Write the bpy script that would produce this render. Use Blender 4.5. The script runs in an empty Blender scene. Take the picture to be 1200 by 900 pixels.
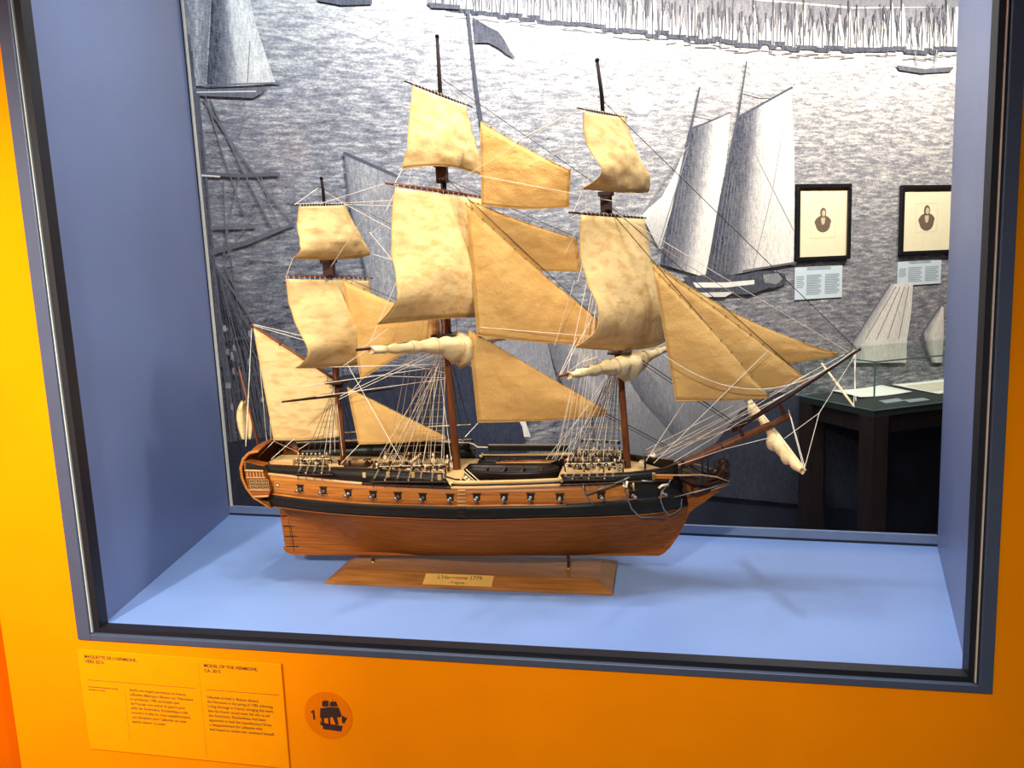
import bpy, math, random
import numpy as np
from mathutils import Vector, Matrix

random.seed(7)
C = bpy.context.scene.collection
SC = bpy.context.scene
PI = math.pi

# ------------------------------------------------------------------ camera
W, ZF = 1.65, 0.95                     # width of the case and height of its floor
PPX, PPY, FOC = 600.0, 450.0, 900.0


def _rc(u, v): return np.array([u - PPX, v - PPY, FOC])


_d = np.array([863.0 - PPX, 6640.0 - PPY, FOC]); _d /= np.linalg.norm(_d)


def _fl(u, v):
    r = _rc(u, v); return r / (r @ _d)


_FL, _FR = _fl(110, 738), _fl(1141.7, 796)
_ex = _FR - _FL
_H = W / np.linalg.norm(_ex); _ex /= np.linalg.norm(_ex)
_ey = np.cross(_d, _ex)
if _ey[2] < 0: _ey = -_ey
ROT = np.stack([_ex, _ey, -_d])
CAM = -(ROT @ _FL) * _H
CAM[2] = _H + ZF


def ray(u, v):
    r = ROT @ _rc(u, v); return r / np.linalg.norm(r)


def on_z(u, v, z):
    r = ray(u, v); return CAM + r * (z - CAM[2]) / r[2]


def on_y(u, v, y):
    r = ray(u, v); return CAM + r * (y - CAM[1]) / r[1]


def on_plane(u, v, p, n):
    r = ray(u, v); p = np.asarray(p, float); n = np.asarray(n, float)
    return CAM + r * ((p - CAM) @ n) / (r @ n)


cd = bpy.data.cameras.new('camera'); cam = bpy.data.objects.new('camera', cd); C.objects.link(cam)
cd.sensor_width = 36.0; cd.lens = FOC / 1200 * 36; cd.clip_start = 0.02; cd.clip_end = 60
_m = Matrix.Identity(4)
for i in range(3):
    _m[i][0] = ROT[i, 0]; _m[i][1] = -ROT[i, 1]; _m[i][2] = -ROT[i, 2]; _m[i][3] = CAM[i]
cam.matrix_world = _m
SC.camera = cam

# ------------------------------------------------------------------ light and exposure
SC.view_settings.view_transform = 'Standard'
try: SC.view_settings.look = 'None'
except Exception: pass
SC.view_settings.exposure = 0.0
SC.view_settings.gamma = 1.0
SC.view_settings.use_curve_mapping = False
wd = bpy.data.worlds.new('world'); SC.world = wd; wd.use_nodes = True
wd.node_tree.nodes['Background'].inputs[0].default_value = (0.75, 0.82, 1.0, 1)
wd.node_tree.nodes['Background'].inputs[1].default_value = 0.16


def aim(o, target):
    o.rotation_euler = (Vector(target) - o.location).to_track_quat('-Z', 'Y').to_euler()


def spot(name, loc, target, power, angle, blend=0.6, color=(1, 1, 1), radius=0.03):
    l = bpy.data.lights.new(name, 'SPOT'); l.energy = power; l.spot_size = math.radians(angle); l.spot_blend = blend
    l.color = color; l.shadow_soft_size = radius
    o = bpy.data.objects.new(name, l); C.objects.link(o); o.location = loc; aim(o, target); return o


def area(name, loc, target, power, sx, sy, color=(1, 1, 1)):
    l = bpy.data.lights.new(name, 'AREA'); l.energy = power; l.shape = 'RECTANGLE'; l.size = sx; l.size_y = sy; l.color = color
    o = bpy.data.objects.new(name, l); C.objects.link(o); o.location = loc; aim(o, target); return o


# lamps of the show case and one added fill (under its ceiling)
area('case_lamp', (0.98, 0.30, 2.70), (0.98, 0.36, 1.0), 24, 1.2, 0.10, (0.98, 0.98, 0.98))
spot('case_and_fill_spot', (1.52, 0.10, 2.66), (0.76, 0.36, 1.62), 46, 54, 0.9, (1.0, 0.91, 0.76), 0.04)
spot('case_and_fill_spot', (0.85, 0.07, 2.66), (0.66, 0.36, 1.22), 48, 46, 0.9, (1.0, 0.88, 0.70), 0.04)
spot('case_and_fill_spot', (1.40, 0.42, 2.66), (1.40, 0.36, 0.95), 34, 46, 0.9, (0.98, 0.98, 1.0), 0.05)  # added fill, brightens the floor at the right
spot('case_and_fill_spot', (0.12, 0.10, 2.66), (0.60, 0.36, 1.30), 34, 62, 0.7, (1.0, 0.93, 0.82), 0.05)
# viewer's side: gallery lamp on the wall's left end, added fill brightening further right
spot('gallery_and_fill_spot', (-0.10, -1.80, 2.3), (-0.34, 0.0, 1.38), 330, 56, 1.0, (1.0, 0.95, 0.85), 0.06)
spot('gallery_and_fill_spot', (0.70, -2.1, 2.6), (0.55, 0.0, 0.72), 225, 78, 1.0, (1.0, 0.98, 0.87), 0.06)


# ------------------------------------------------------------------ materials
def nodes_of(m):
    m.use_nodes = True; nt = m.node_tree
    return nt, nt.nodes, nt.links, nt.nodes['Principled BSDF']


def mat(name, col, rough=0.6, metal=0.0, var=0.0, scale=(8, 8, 8), bump=0.0, bscale=60.0, col2=None, spec=0.5):
    """plain paint / metal / rope with a little procedural colour variation and bump"""
    m = bpy.data.materials.new(name); nt, N, L, P = nodes_of(m)
    P.inputs['Base Color'].default_value = (*col, 1); P.inputs['Roughness'].default_value = rough
    P.inputs['Metallic'].default_value = metal; P.inputs['Specular IOR Level'].default_value = spec
    if var > 0 or col2 or bump > 0:
        tc = N.new('ShaderNodeTexCoord'); mp = N.new('ShaderNodeMapping'); mp.inputs['Scale'].default_value = scale
        L.new(tc.outputs['Object'], mp.inputs['Vector'])
    if var > 0 or col2:
        no = N.new('ShaderNodeTexNoise'); no.inputs['Scale'].default_value = 3; no.inputs['Detail'].default_value = 6
        L.new(mp.outputs[0], no.inputs['Vector'])
        c2 = col2 or tuple(max(0, c * (1 - var)) for c in col)
        c1 = col if col2 else tuple(min(1, c * (1 + var * .6)) for c in col)
        mx = N.new('ShaderNodeMix'); mx.data_type = 'RGBA'
        mx.inputs[6].default_value = (*c2, 1); mx.inputs[7].default_value = (*c1, 1)
        rp = N.new('ShaderNodeMapRange'); rp.inputs[1].default_value = .35; rp.inputs[2].default_value = .65
        L.new(no.outputs[0], rp.inputs[0]); L.new(rp.outputs[0], mx.inputs[0]); L.new(mx.outputs[2], P.inputs['Base Color'])
    if bump > 0:
        nb = N.new('ShaderNodeTexNoise'); nb.inputs['Scale'].default_value = bscale; nb.inputs['Detail'].default_value = 3
        L.new(mp.outputs[0], nb.inputs['Vector'])
        b = N.new('ShaderNodeBump'); b.inputs['Strength'].default_value = bump; b.inputs['Distance'].default_value = 0.002
        L.new(nb.outputs[0], b.inputs['Height']); L.new(b.outputs[0], P.inputs['Normal'])
    return m


def wood(name, c1, c2, rough=0.4, grain=(4, 60, 90), plank=0.0, spec=.22):
    m = bpy.data.materials.new(name); nt, N, L, P = nodes_of(m)
    tc = N.new('ShaderNodeTexCoord'); mp = N.new('ShaderNodeMapping'); mp.inputs['Scale'].default_value = grain
    L.new(tc.outputs['Object'], mp.inputs['Vector'])
    no = N.new('ShaderNodeTexNoise'); no.inputs['Scale'].default_value = 1.6; no.inputs['Detail'].default_value = 8
    no.inputs['Roughness'].default_value = .6; L.new(mp.outputs[0], no.inputs['Vector'])
    rp = N.new('ShaderNodeValToRGB'); rp.color_ramp.elements[0].position = .33; rp.color_ramp.elements[1].position = .68
    rp.color_ramp.elements[0].color = (*c2, 1); rp.color_ramp.elements[1].color = (*c1, 1)
    L.new(no.outputs[0], rp.inputs[0])
    out = rp.outputs[0]
    if plank > 0:
        sx = N.new('ShaderNodeSeparateXYZ'); L.new(tc.outputs['Object'], sx.inputs[0])
        mu = N.new('ShaderNodeMath'); mu.operation = 'MULTIPLY'; mu.inputs[1].default_value = 1 / plank
        fr = N.new('ShaderNodeMath'); fr.operation = 'FRACT'
        lt = N.new('ShaderNodeMath'); lt.operation = 'LESS_THAN'; lt.inputs[1].default_value = .09
        L.new(sx.outputs[2], mu.inputs[0]); L.new(mu.outputs[0], fr.inputs[0]); L.new(fr.outputs[0], lt.inputs[0])
        mx = N.new('ShaderNodeMix'); mx.data_type = 'RGBA'; mx.blend_type = 'MULTIPLY'
        mx.inputs[7].default_value = (.55, .5, .45, 1)
        L.new(lt.outputs[0], mx.inputs[0]); L.new(out, mx.inputs[6]); out = mx.outputs[2]
    L.new(out, P.inputs['Base Color']); P.inputs['Roughness'].default_value = rough; P.inputs['Specular IOR Level'].default_value = spec
    return m


def cloth(name, c1, c2, transl=0.35):
    m = bpy.data.materials.new(name); nt, N, L, P = nodes_of(m); N.remove(P)
    tc = N.new('ShaderNodeTexCoord')
    mp = N.new('ShaderNodeMapping'); mp.inputs['Scale'].default_value = (11, 11, 30); L.new(tc.outputs['Object'], mp.inputs['Vector'])
    no = N.new('ShaderNodeTexNoise'); no.inputs['Scale'].default_value = 2.2; no.inputs['Detail'].default_value = 5
    L.new(mp.outputs[0], no.inputs['Vector'])
    rp = N.new('ShaderNodeValToRGB'); rp.color_ramp.elements[0].position = .33; rp.color_ramp.elements[1].position = .53
    rp.color_ramp.elements[0].color = (*c2, 1); rp.color_ramp.elements[1].color = (*c1, 1)
    L.new(no.outputs[0], rp.inputs[0])
    wv = N.new('ShaderNodeTexNoise'); wv.inputs['Scale'].default_value = 420; wv.inputs['Detail'].default_value = 1
    L.new(tc.outputs['Object'], wv.inputs['Vector'])
    wr = N.new('ShaderNodeTexNoise'); wr.inputs['Scale'].default_value = 26; wr.inputs['Detail'].default_value = 4
    L.new(tc.outputs['Object'], wr.inputs['Vector'])
    ad = N.new('ShaderNodeMath'); ad.operation = 'MULTIPLY_ADD'; ad.inputs[1].default_value = 7.0
    L.new(wr.outputs[0], ad.inputs[0]); L.new(wv.outputs[0], ad.inputs[2])
    b = N.new('ShaderNodeBump'); b.inputs['Strength'].default_value = .45; b.inputs['Distance'].default_value = .0016
    L.new(ad.outputs[0], b.inputs['Height'])
    df = N.new('ShaderNodeBsdfDiffuse'); tr = N.new('ShaderNodeBsdfTranslucent'); mx = N.new('ShaderNodeMixShader')
    mx.inputs[0].default_value = transl
    for n_ in (df, tr): L.new(rp.outputs[0], n_.inputs['Color']); L.new(b.outputs[0], n_.inputs['Normal'])
    L.new(df.outputs[0], mx.inputs[1]); L.new(tr.outputs[0], mx.inputs[2])
    L.new(mx.outputs[0], N['Material Output'].inputs['Surface'])
    return m


def pane_glass(name, tint=(1, 1, 1), refl=0.05):
    """clear sheet: mostly straight-through, weak mirror by fresnel"""
    m = bpy.data.materials.new(name); nt, N, L, P = nodes_of(m); N.remove(P)
    t = N.new('ShaderNodeBsdfTransparent'); t.inputs[0].default_value = (*tint, 1)
    g = N.new('ShaderNodeBsdfGlossy'); g.inputs['Roughness'].default_value = 0.02
    lw = N.new('ShaderNodeLayerWeight'); lw.inputs['Blend'].default_value = 0.12
    mu = N.new('ShaderNodeMath'); mu.operation = 'MULTIPLY_ADD'; mu.inputs[1].default_value = refl; mu.inputs[2].default_value = refl * .05
    L.new(lw.outputs['Fresnel'], mu.inputs[0])
    mx = N.new('ShaderNodeMixShader'); L.new(mu.outputs[0], mx.inputs[0]); L.new(t.outputs[0], mx.inputs[1]); L.new(g.outputs[0], mx.inputs[2])
    L.new(mx.outputs[0], N['Material Output'].inputs['Surface'])
    return m


M = {
    'yellow': mat('yellow_wall_paint', (0.86, 0.245, 0.0), 0.8, var=.04, scale=(2, 2, 2), bump=.05, bscale=180, spec=.04),
    'panel': mat('yellow_panel_board', (0.90, 0.30, 0.0), 0.6, var=.03, spec=.08),
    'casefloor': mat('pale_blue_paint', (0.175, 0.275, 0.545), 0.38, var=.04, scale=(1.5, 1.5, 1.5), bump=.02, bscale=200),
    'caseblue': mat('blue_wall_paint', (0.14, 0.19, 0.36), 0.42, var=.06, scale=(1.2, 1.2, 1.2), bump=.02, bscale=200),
    'frame': mat('slate_blue_metal', (0.050, 0.070, 0.118), 0.45, var=.05),
    'gasket': mat('black_gasket', (0.004, 0.005, 0.010), 0.5, var=.05),
    'bead': mat('pale_bead', (0.62, 0.60, 0.52), 0.4, var=.05),
    'sill': mat('grey_blue_sill', (0.14, 0.19, 0.30), 0.5, var=.06),
    'glass': pane_glass('case_glass'),
    'tableglass': pane_glass('vitrine_glass', (.955, .985, .98), .09),
    'glassedge': mat('green_glass_edge', (0.10, 0.22, 0.20), 0.25, var=.05),
    'navy': mat('navy_dado', (0.016, 0.020, 0.040), 0.6, var=.25, scale=(2, 2, 2)),
    'roomfloor': mat('dark_floor', (0.05, 0.055, 0.08), 0.35, var=.25, scale=(1, 1, 1)),
    'ceil': mat('dark_ceiling', (0.05, 0.05, 0.055), 0.9, var=.1),
    'galleryfloor': mat('grey_floor', (0.25, 0.24, 0.23), 0.6, var=.1),
    'blackframe': mat('black_frame', (0.008, 0.008, 0.009), 0.35, var=.1),
    'mat': mat('cream_mount', (0.85, 0.77, 0.52), 0.8, var=.03),
    'matline': mat('mount_line', (0.60, 0.52, 0.32), 0.8, var=.05),
    'engrave': mat('engraving_ink', (0.16, 0.11, 0.07), 0.8, var=.5, scale=(120, 120, 120)),
    'card': mat('pale_card', (0.58, 0.68, 0.74), 0.5, var=.03),
    'cardtext': mat('grey_card_text', (0.30, 0.36, 0.40), 0.6, var=.1),
    'paper': mat('white_paper', (0.86, 0.84, 0.76), 0.8, var=.03),
    'paper2': mat('aged_paper', (0.66, 0.60, 0.46), 0.8, var=.08),
    'tabletop': mat('black_tabletop', (0.022, 0.026, 0.026), 0.5, var=.2),
    'tablewood': wood('dark_brown_table', (0.035, 0.022, 0.020), (0.018, 0.012, 0.012), .5, (40, 40, 4)),
    'ink': mat('dark_brown_ink', (0.030, 0.010, 0.008), 0.7, var=.1),
    'rule': mat('brown_rule', (0.30, 0.09, 0.003), 0.7, var=.1),
    'sticker': mat('orange_disc', (0.74, 0.165, 0.0), 0.7, var=.04, spec=.05),
    # ship
    'mahogany': wood('mahogany_planking', (0.30, 0.088, 0.013), (0.18, 0.048, 0.007), .45, (5, 50, 110), plank=.0075, spec=.12),
    'orangewood': wood('honey_planking', (0.50, 0.185, 0.035), (0.34, 0.108, 0.018), .36, (7, 50, 160), plank=.0075),
    'lightwood': wood('pale_strip_wood', (0.60, 0.36, 0.16), (0.45, 0.23, 0.09), .45, (6, 80, 80)),
    'deckwood': wood('maple_deck', (0.66, 0.45, 0.19), (0.55, 0.34, 0.13), .5, (3, 140, 40)),
    'blackpaint': wood('black_painted_wood', (0.017, 0.016, 0.012), (0.009, 0.008, 0.006), .4, (6, 50, 120), plank=.0075),
    'darkwood': wood('dark_walnut', (0.052, 0.022, 0.010), (0.024, 0.010, 0.005), .45, (20, 60, 60)),
    'mast': wood('red_brown_spar', (0.215, 0.070, 0.024), (0.120, 0.034, 0.011), .4, (70, 70, 9)),
    'spar': wood('dark_spar', (0.060, 0.021, 0.011), (0.028, 0.010, 0.006), .45, (30, 30, 30)),
    'standwood': wood('walnut_board', (0.37, 0.150, 0.036), (0.22, 0.080, 0.018), .35, (5, 60, 40)),
    'brass': mat('brass', (0.72, 0.45, 0.12), 0.3, .9, var=.1),
    'plate': mat('brass_plate', (0.78, 0.46, 0.11), 0.42, .2, var=.08),
    'iron': mat('black_iron', (0.012, 0.011, 0.010), 0.35, .3, var=.1),
    'pewter': mat('grey_cast_metal', (0.30, 0.28, 0.25), 0.4, .75, var=.15, scale=(60, 60, 60)),
    'cream': mat('cream_block_wood', (0.80, 0.64, 0.38), 0.55, var=.12, scale=(60, 60, 60)),
    'rope': mat('pale_rope', (0.80, 0.73, 0.60), 0.8, var=.08, scale=(90, 90, 90)),
    'tanrope': mat('tan_rope', (0.42, 0.30, 0.16), 0.8, var=.1, scale=(90, 90, 90)),
    'darkrope': mat('tarred_rope', (0.030, 0.022, 0.018), 0.75, var=.1, scale=(90, 90, 90)),
    'cloth': cloth('cream_sailcloth', (0.83, 0.62, 0.30), (0.71, 0.47, 0.185), .30),  # darker mottle: stains, in part rigging shadows put into the colour
    'tancloth': cloth('tan_sailcloth', (0.80, 0.52, 0.19), (0.74, 0.46, 0.155), .34),
    'clothhem': cloth('cream_sail_hem', (0.74, 0.52, 0.22), (0.66, 0.43, 0.17), .15), 'tanhem': cloth('tan_sail_hem', (0.62, 0.37, 0.115), (0.58, 0.33, 0.10), .15),
    'pole': mat('black_pole', (0.010, 0.006, 0.005), .6, var=.2, spec=.08),
    'furled': cloth('furled_sailcloth', (0.84, 0.66, 0.36), (0.76, 0.55, 0.26), .1),
    'hem': mat('tan_bolt_rope', (0.52, 0.31, 0.10), 0.85, var=.1, scale=(90, 90, 90)),
}


# ------------------------------------------------------------------ mesh helpers
class MB:
    def __init__(self): self.v = []; self.f = []; self.mi = []; self.mats = []; self.sm = []

    def slot(self, m):
        if m not in self.mats: self.mats.append(m)
        return self.mats.index(m)

    def add(self, vs, fs, m, smooth=False):
        b = len(self.v); s = self.slot(m)
        self.v += [tuple(map(float, p)) for p in vs]
        for f in fs: self.f.append([b + i for i in f]); self.mi.append(s); self.sm.append(smooth)

    def box(self, lo, hi, m):
        x0, y0, z0 = lo; x1, y1, z1 = hi
        self.add([(x0, y0, z0), (x1, y0, z0), (x1, y1, z0), (x0, y1, z0), (x0, y0, z1), (x1, y0, z1), (x1, y1, z1), (x0, y1, z1)],
                 [(0, 3, 2, 1), (4, 5, 6, 7), (0, 1, 5, 4), (1, 2, 6, 5), (2, 3, 7, 6), (3, 0, 4, 7)], m)

    def obox(self, c, ax, ay, az, m):
        """box from its centre and three half-axis vectors"""
        c, ax, ay, az = (np.asarray(q, float) for q in (c, ax, ay, az))
        vs = [c + sx * ax + sy * ay + sz * az for sz in (-1, 1) for sx, sy in ((-1, -1), (1, -1), (1, 1), (-1, 1))]
        self.add(vs, [(0, 3, 2, 1), (4, 5, 6, 7), (0, 1, 5, 4), (1, 2, 6, 5), (2, 3, 7, 6), (3, 0, 4, 7)], m)

    def prism(self, pts, off, m):
        """solid from a planar outline pushed along off"""
        n = len(pts); off = np.asarray(off, float); a = [np.asarray(p, float) for p in pts]
        self.add(a + [p + off for p in a], [list(range(n))[::-1], list(range(n, 2 * n))] +
                 [(i, (i + 1) % n, n + (i + 1) % n, n + i) for i in range(n)], m)

    def tube(self, pts, r, m, n=6, cap=True, squash=None):
        P = [np.asarray(p, float) for p in pts]; k = len(P)
        R = r if hasattr(r, '__len__') else [r] * k
        T = []
        for i in range(k):
            t = P[min(i + 1, k - 1)] - P[max(i - 1, 0)]; T.append(t / (np.linalg.norm(t) + 1e-12))
        a = np.array([0, 0, 1.0]) if abs(T[0][2]) < .9 else np.array([0, 1.0, 0])
        u = np.cross(T[0], a); u /= np.linalg.norm(u)
        vs = []; fs = []
        for i in range(k):
            u = u - T[i] * (u @ T[i]); u /= np.linalg.norm(u); w = np.cross(T[i], u)
            for j in range(n):
                q = 2 * PI * j / n + PI / n
                vs.append(P[i] + R[i] * (math.cos(q) * u + math.sin(q) * w))
        for i in range(k - 1):
            for j in range(n):
                j2 = (j + 1) % n
                fs.append((i * n + j, i * n + j2, (i + 1) * n + j2, (i + 1) * n + j))
        if cap: fs += [tuple(range(n))[::-1], tuple(range((k - 1) * n, k * n))]
        self.add(vs, fs, m, n > 5)

    def ball(self, c, r, m, n=8, k=5, sc=(1, 1, 1)):
        vs = [(c[0], c[1], c[2] + r * sc[2])]; fs = []
        for i in range(1, k):
            t = PI * i / k
            for j in range(n):
                q = 2 * PI * j / n
                vs.append((c[0] + r * sc[0] * math.sin(t) * math.cos(q), c[1] + r * sc[1] * math.sin(t) * math.sin(q), c[2] + r * sc[2] * math.cos(t)))
        vs.append((c[0], c[1], c[2] - r * sc[2])); last = len(vs) - 1
        for j in range(n): fs.append((0, 1 + j, 1 + (j + 1) % n))
        for i in range(k - 2):
            for j in range(n):
                a, b = 1 + i * n + j, 1 + i * n + (j + 1) % n; fs.append((a, a + n, b + n, b))
        for j in range(n): fs.append((last, 1 + (k - 2) * n + (j + 1) % n, 1 + (k - 2) * n + j))
        self.add(vs, fs, m, True)

    def ring(self, c, R, r, nrm, m, n=12, k=5):
        nrm = np.asarray(nrm, float); nrm /= np.linalg.norm(nrm)
        a = np.cross(nrm, [0, 0, 1.0]) if abs(nrm[2]) < .9 else np.cross(nrm, [0, 1.0, 0]); a /= np.linalg.norm(a); b = np.cross(nrm, a)
        vs = []; fs = []
        for i in range(n):
            q = 2 * PI * i / n; d = math.cos(q) * a + math.sin(q) * b
            for j in range(k):
                w = 2 * PI * j / k; vs.append(np.asarray(c) + d * (R + r * math.cos(w)) + nrm * r * math.sin(w))
        for i in range(n):
            for j in range(k):
                fs.append((i * k + j, ((i + 1) % n) * k + j, ((i + 1) % n) * k + (j + 1) % k, i * k + (j + 1) % k))
        self.add(vs, fs, m, True)

    def grid(self, G, m, smooth=True):
        r, c = len(G), len(G[0])
        self.add([p for row in G for p in row], [(i * c + j, i * c + j + 1, (i + 1) * c + j + 1, (i + 1) * c + j) for i in range(r - 1) for j in range(c - 1)], m, smooth)

    def sail(self, G, m, hem, hu=1, hv=1):
        r, c = len(G), len(G[0]); vs = [p for row in G for p in row]; A = []; B = []
        for i in range(r - 1):
            for j in range(c - 1):
                f = (i * c + j, i * c + j + 1, (i + 1) * c + j + 1, (i + 1) * c + j)
                (B if j < hu or j >= c - 1 - hu or i >= r - 1 - hv else A).append(f)
        b0 = len(self.v); self.v += [tuple(map(float, p)) for p in vs]
        for F, mm in ((A, m), (B, hem)):
            s = self.slot(mm)
            for f in F: self.f.append([b0 + i for i in f]); self.mi.append(s); self.sm.append(True)

    def build(self, name, parent=None, solid=0.0, bevel=0.0, offset=0.0):
        me = bpy.data.meshes.new(name); me.from_pydata(self.v, [], self.f)
        for m in self.mats: me.materials.append(m)
        me.polygons.foreach_set('material_index', self.mi); me.polygons.foreach_set('use_smooth', self.sm)
        me.update()
        o = bpy.data.objects.new(name, me); C.objects.link(o)
        if bevel:
            md = o.modifiers.new('bevel', 'BEVEL'); md.width = bevel; md.segments = 2; md.limit_method = 'ANGLE'
        if solid:
            md = o.modifiers.new('thickness', 'SOLIDIFY'); md.thickness = solid; md.offset = offset
        if parent is not None: attach(o, parent)
        return o


def attach(o, parent):
    """parent without moving: our roots carry only a translation, parts none"""
    o.parent = parent
    off = parent.location if parent.parent is None else Vector((0, 0, 0))
    o.matrix_parent_inverse = Matrix.Translation(-off)


def tag(o, label=None, cat=None, group=None, kind=None):
    if label: o['label'] = label
    if cat: o['category'] = cat
    if group: o['group'] = group
    if kind: o['kind'] = kind
    return o


def empty(name, loc, label, cat, group=None):
    o = bpy.data.objects.new(name, None); C.objects.link(o); o.location = tuple(map(float, loc)); o.empty_display_size = .05
    return tag(o, label, cat, group)


def one(name, parent, fn, *a, **k):
    b = MB(); fn(b, *a, **k); return b.build(name, parent)


def text(name, body, p, ux, size, m, parent, width=None, up=None, lift=0.0004, spacing=1.0):
    """lettering lying in the plane of ux and up, p = left end of the first baseline"""
    cu = bpy.data.curves.new(name, 'FONT'); cu.body = body; cu.size = size; cu.extrude = 0.00012; cu.offset = {'title': .0002, 'lettering': .00012, 'numeral': .0006}.get(name, 0); cu.space_line = spacing
    cu.materials.append(m)
    o = bpy.data.objects.new(name, cu); C.objects.link(o)
    bpy.context.view_layer.update()
    s = width / max(o.dimensions[0], 1e-6) if width else 1.0
    ux = Vector(ux).normalized(); uz = Vector(up if up else (0, 0, 1)); n = ux.cross(uz).normalized(); uz = n.cross(ux)
    me = o.to_mesh().copy(); o.to_mesh_clear()
    p = Vector(p) + n * lift
    for v in me.vertices:
        q = v.co * s
        v.co = p + ux * q.x + uz * q.y + n * q.z
    bpy.data.objects.remove(o); bpy.data.curves.remove(cu)
    if not me.materials: me.materials.append(m)
    r = bpy.data.objects.new(name, me); C.objects.link(r)
    if parent: attach(r, parent)
    return r


def pchip(xs, ys):
    """monotone cubic interpolant"""
    x = np.asarray(xs, float); y = np.asarray(ys, float); h = np.diff(x); dl = np.diff(y) / h
    d = np.zeros(len(x))
    for i in range(1, len(x) - 1):
        if dl[i - 1] * dl[i] > 0:
            w1 = 2 * h[i] + h[i - 1]; w2 = h[i] + 2 * h[i - 1]; d[i] = (w1 + w2) / (w1 / dl[i - 1] + w2 / dl[i])
    d[0] = dl[0]; d[-1] = dl[-1]

    def f(q):
        i = int(np.clip(np.searchsorted(x, q) - 1, 0, len(x) - 2)); t = (q - x[i]) / h[i]
        t2, t3 = t * t, t * t * t
        return (2 * t3 - 3 * t2 + 1) * y[i] + (t3 - 2 * t2 + t) * h[i] * d[i] + (-2 * t3 + 3 * t2) * y[i + 1] + (t3 - t2) * h[i] * d[i + 1]
    return f


# ------------------------------------------------------------------ setting: show case in the yellow wall
HT = 2.75                                                   # ceiling of the case
FLc, FRc = np.array([0, 0, ZF]), np.array([W, 0, ZF])
BLc, BRc = on_z(269.3, 603.3, ZF), on_z(1098.3, 640.7, ZF)
up = np.array([0, 0, 1.0])


def structure(o): o['kind'] = 'structure'; return o


X0, X1, Z0, Z1 = -0.036, 1.676, ZF - 0.021, HT              # opening incl. frame
b = MB()                                                     # yellow wall with the opening
b.box((-0.225, 0.0, 0), (X0, 0.035, 3.4), M['yellow']); b.box((X1, 0.0, 0), (4.2, 0.035, 3.4), M['yellow'])
b.box((X0, 0.0, 0), (X1, 0.035, Z0), M['yellow']); b.box((X0, 0.0, Z1), (X1, 0.035, 3.4), M['yellow'])
structure(b.build('wall_front'))
b = MB(); b.box((-0.26, -2.6, 0), (-0.2255, 0.035, 3.4), M['yellow']); structure(b.build('wall_side'))
b = MB(); b.box((-3.2, -3.0, -0.05), (5.5, 6.5, 0.0), M['galleryfloor']); structure(b.build('floor'))
# frame
b = MB(); fy = -0.006
for lo, hi in (((X0, fy, Z0), (-0.006, 0.03, Z1)), ((W + .006, fy, Z0), (X1, 0.03, Z1)), ((-0.006, fy, Z0), (W + .006, 0.03, ZF - .008))): b.box(lo, hi, M['frame'])
structure(b.build('trim_1', bevel=.0012))
b = MB()
for lo, hi in (((-0.006, 0.004, ZF - .008), (0.010, 0.030, Z1)), ((W - .008, 0.004, ZF - .008), (W + .006, 0.030, Z1)), ((.010, 0.004, ZF - .008), (W - .008, 0.030, ZF + .0015))): b.box(lo, hi, M['gasket'])
structure(b.build('trim_2'))
b = MB()
b.box((-0.0062, -0.001, ZF - .006), (-0.0040, 0.006, Z1), M['bead']); b.box((W + .0015, -0.001, ZF - .006), (W + .0028, 0.006, Z1), M['bead'])
structure(b.build('trim_3'))
b = MB(); b.box((-0.006, 0.007, ZF - .004), (W + .006, 0.011, Z1), M['glass']); structure(b.build('window_1'))


def wallstrip(b, p, q, z0, z1, t, m):
    p = np.asarray(p, float); q = np.asarray(q, float); d = q - p; d[2] = 0; d /= np.linalg.norm(d); n = np.array([d[1], -d[0], 0]) * t
    b.prism([(p[0], p[1], z0), (q[0], q[1], z0), (q[0], q[1], z1), (p[0], p[1], z1)], n, m)


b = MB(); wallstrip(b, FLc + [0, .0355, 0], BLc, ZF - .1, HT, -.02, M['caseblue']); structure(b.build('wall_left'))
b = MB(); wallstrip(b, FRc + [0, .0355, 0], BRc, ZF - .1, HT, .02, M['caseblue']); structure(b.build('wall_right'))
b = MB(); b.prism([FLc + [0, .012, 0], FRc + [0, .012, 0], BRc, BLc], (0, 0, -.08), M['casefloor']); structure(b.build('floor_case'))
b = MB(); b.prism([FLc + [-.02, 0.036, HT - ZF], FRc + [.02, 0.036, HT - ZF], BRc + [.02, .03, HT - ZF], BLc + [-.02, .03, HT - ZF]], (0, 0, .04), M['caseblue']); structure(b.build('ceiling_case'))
# rear pane, its bottom rail and dark joints
bd = (BRc - BLc); bd /= np.linalg.norm(bd); bn = np.array([-bd[1], bd[0], 0])
b = MB(); b.prism([BLc + bn * .012, BRc + bn * .012, BRc + bn * .012 + up * (HT - ZF), BLc + bn * .012 + up * (HT - ZF)], bn * .006, M['glass']); structure(b.build('window_2'))
b = MB(); b.prism([BLc + up * .0065, BRc + up * .0065, BRc + up * .027, BLc + up * .027], bn * .010, M['sill']); structure(b.build('trim_4'))
b = MB(); b.prism([BLc, BRc, BRc + up * .0065, BLc + up * .0065], bn * .010, M['gasket'])
b.prism([BLc + up * .027, BLc + up * .027 + bd * .004, BLc + bd * .004 + up * (HT - ZF), BLc + up * (HT - ZF)], bn * .01, M['gasket'])
structure(b.build('trim_5'))
b = MB(); b.prism([BLc + bd * .004 + up * .027, BLc + bd * .007 + up * .027, BLc + bd * .007 + up * (HT - ZF), BLc + bd * .004 + up * (HT - ZF)], bn * .01, M['bead'])
structure(b.build('trim_6'))

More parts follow.
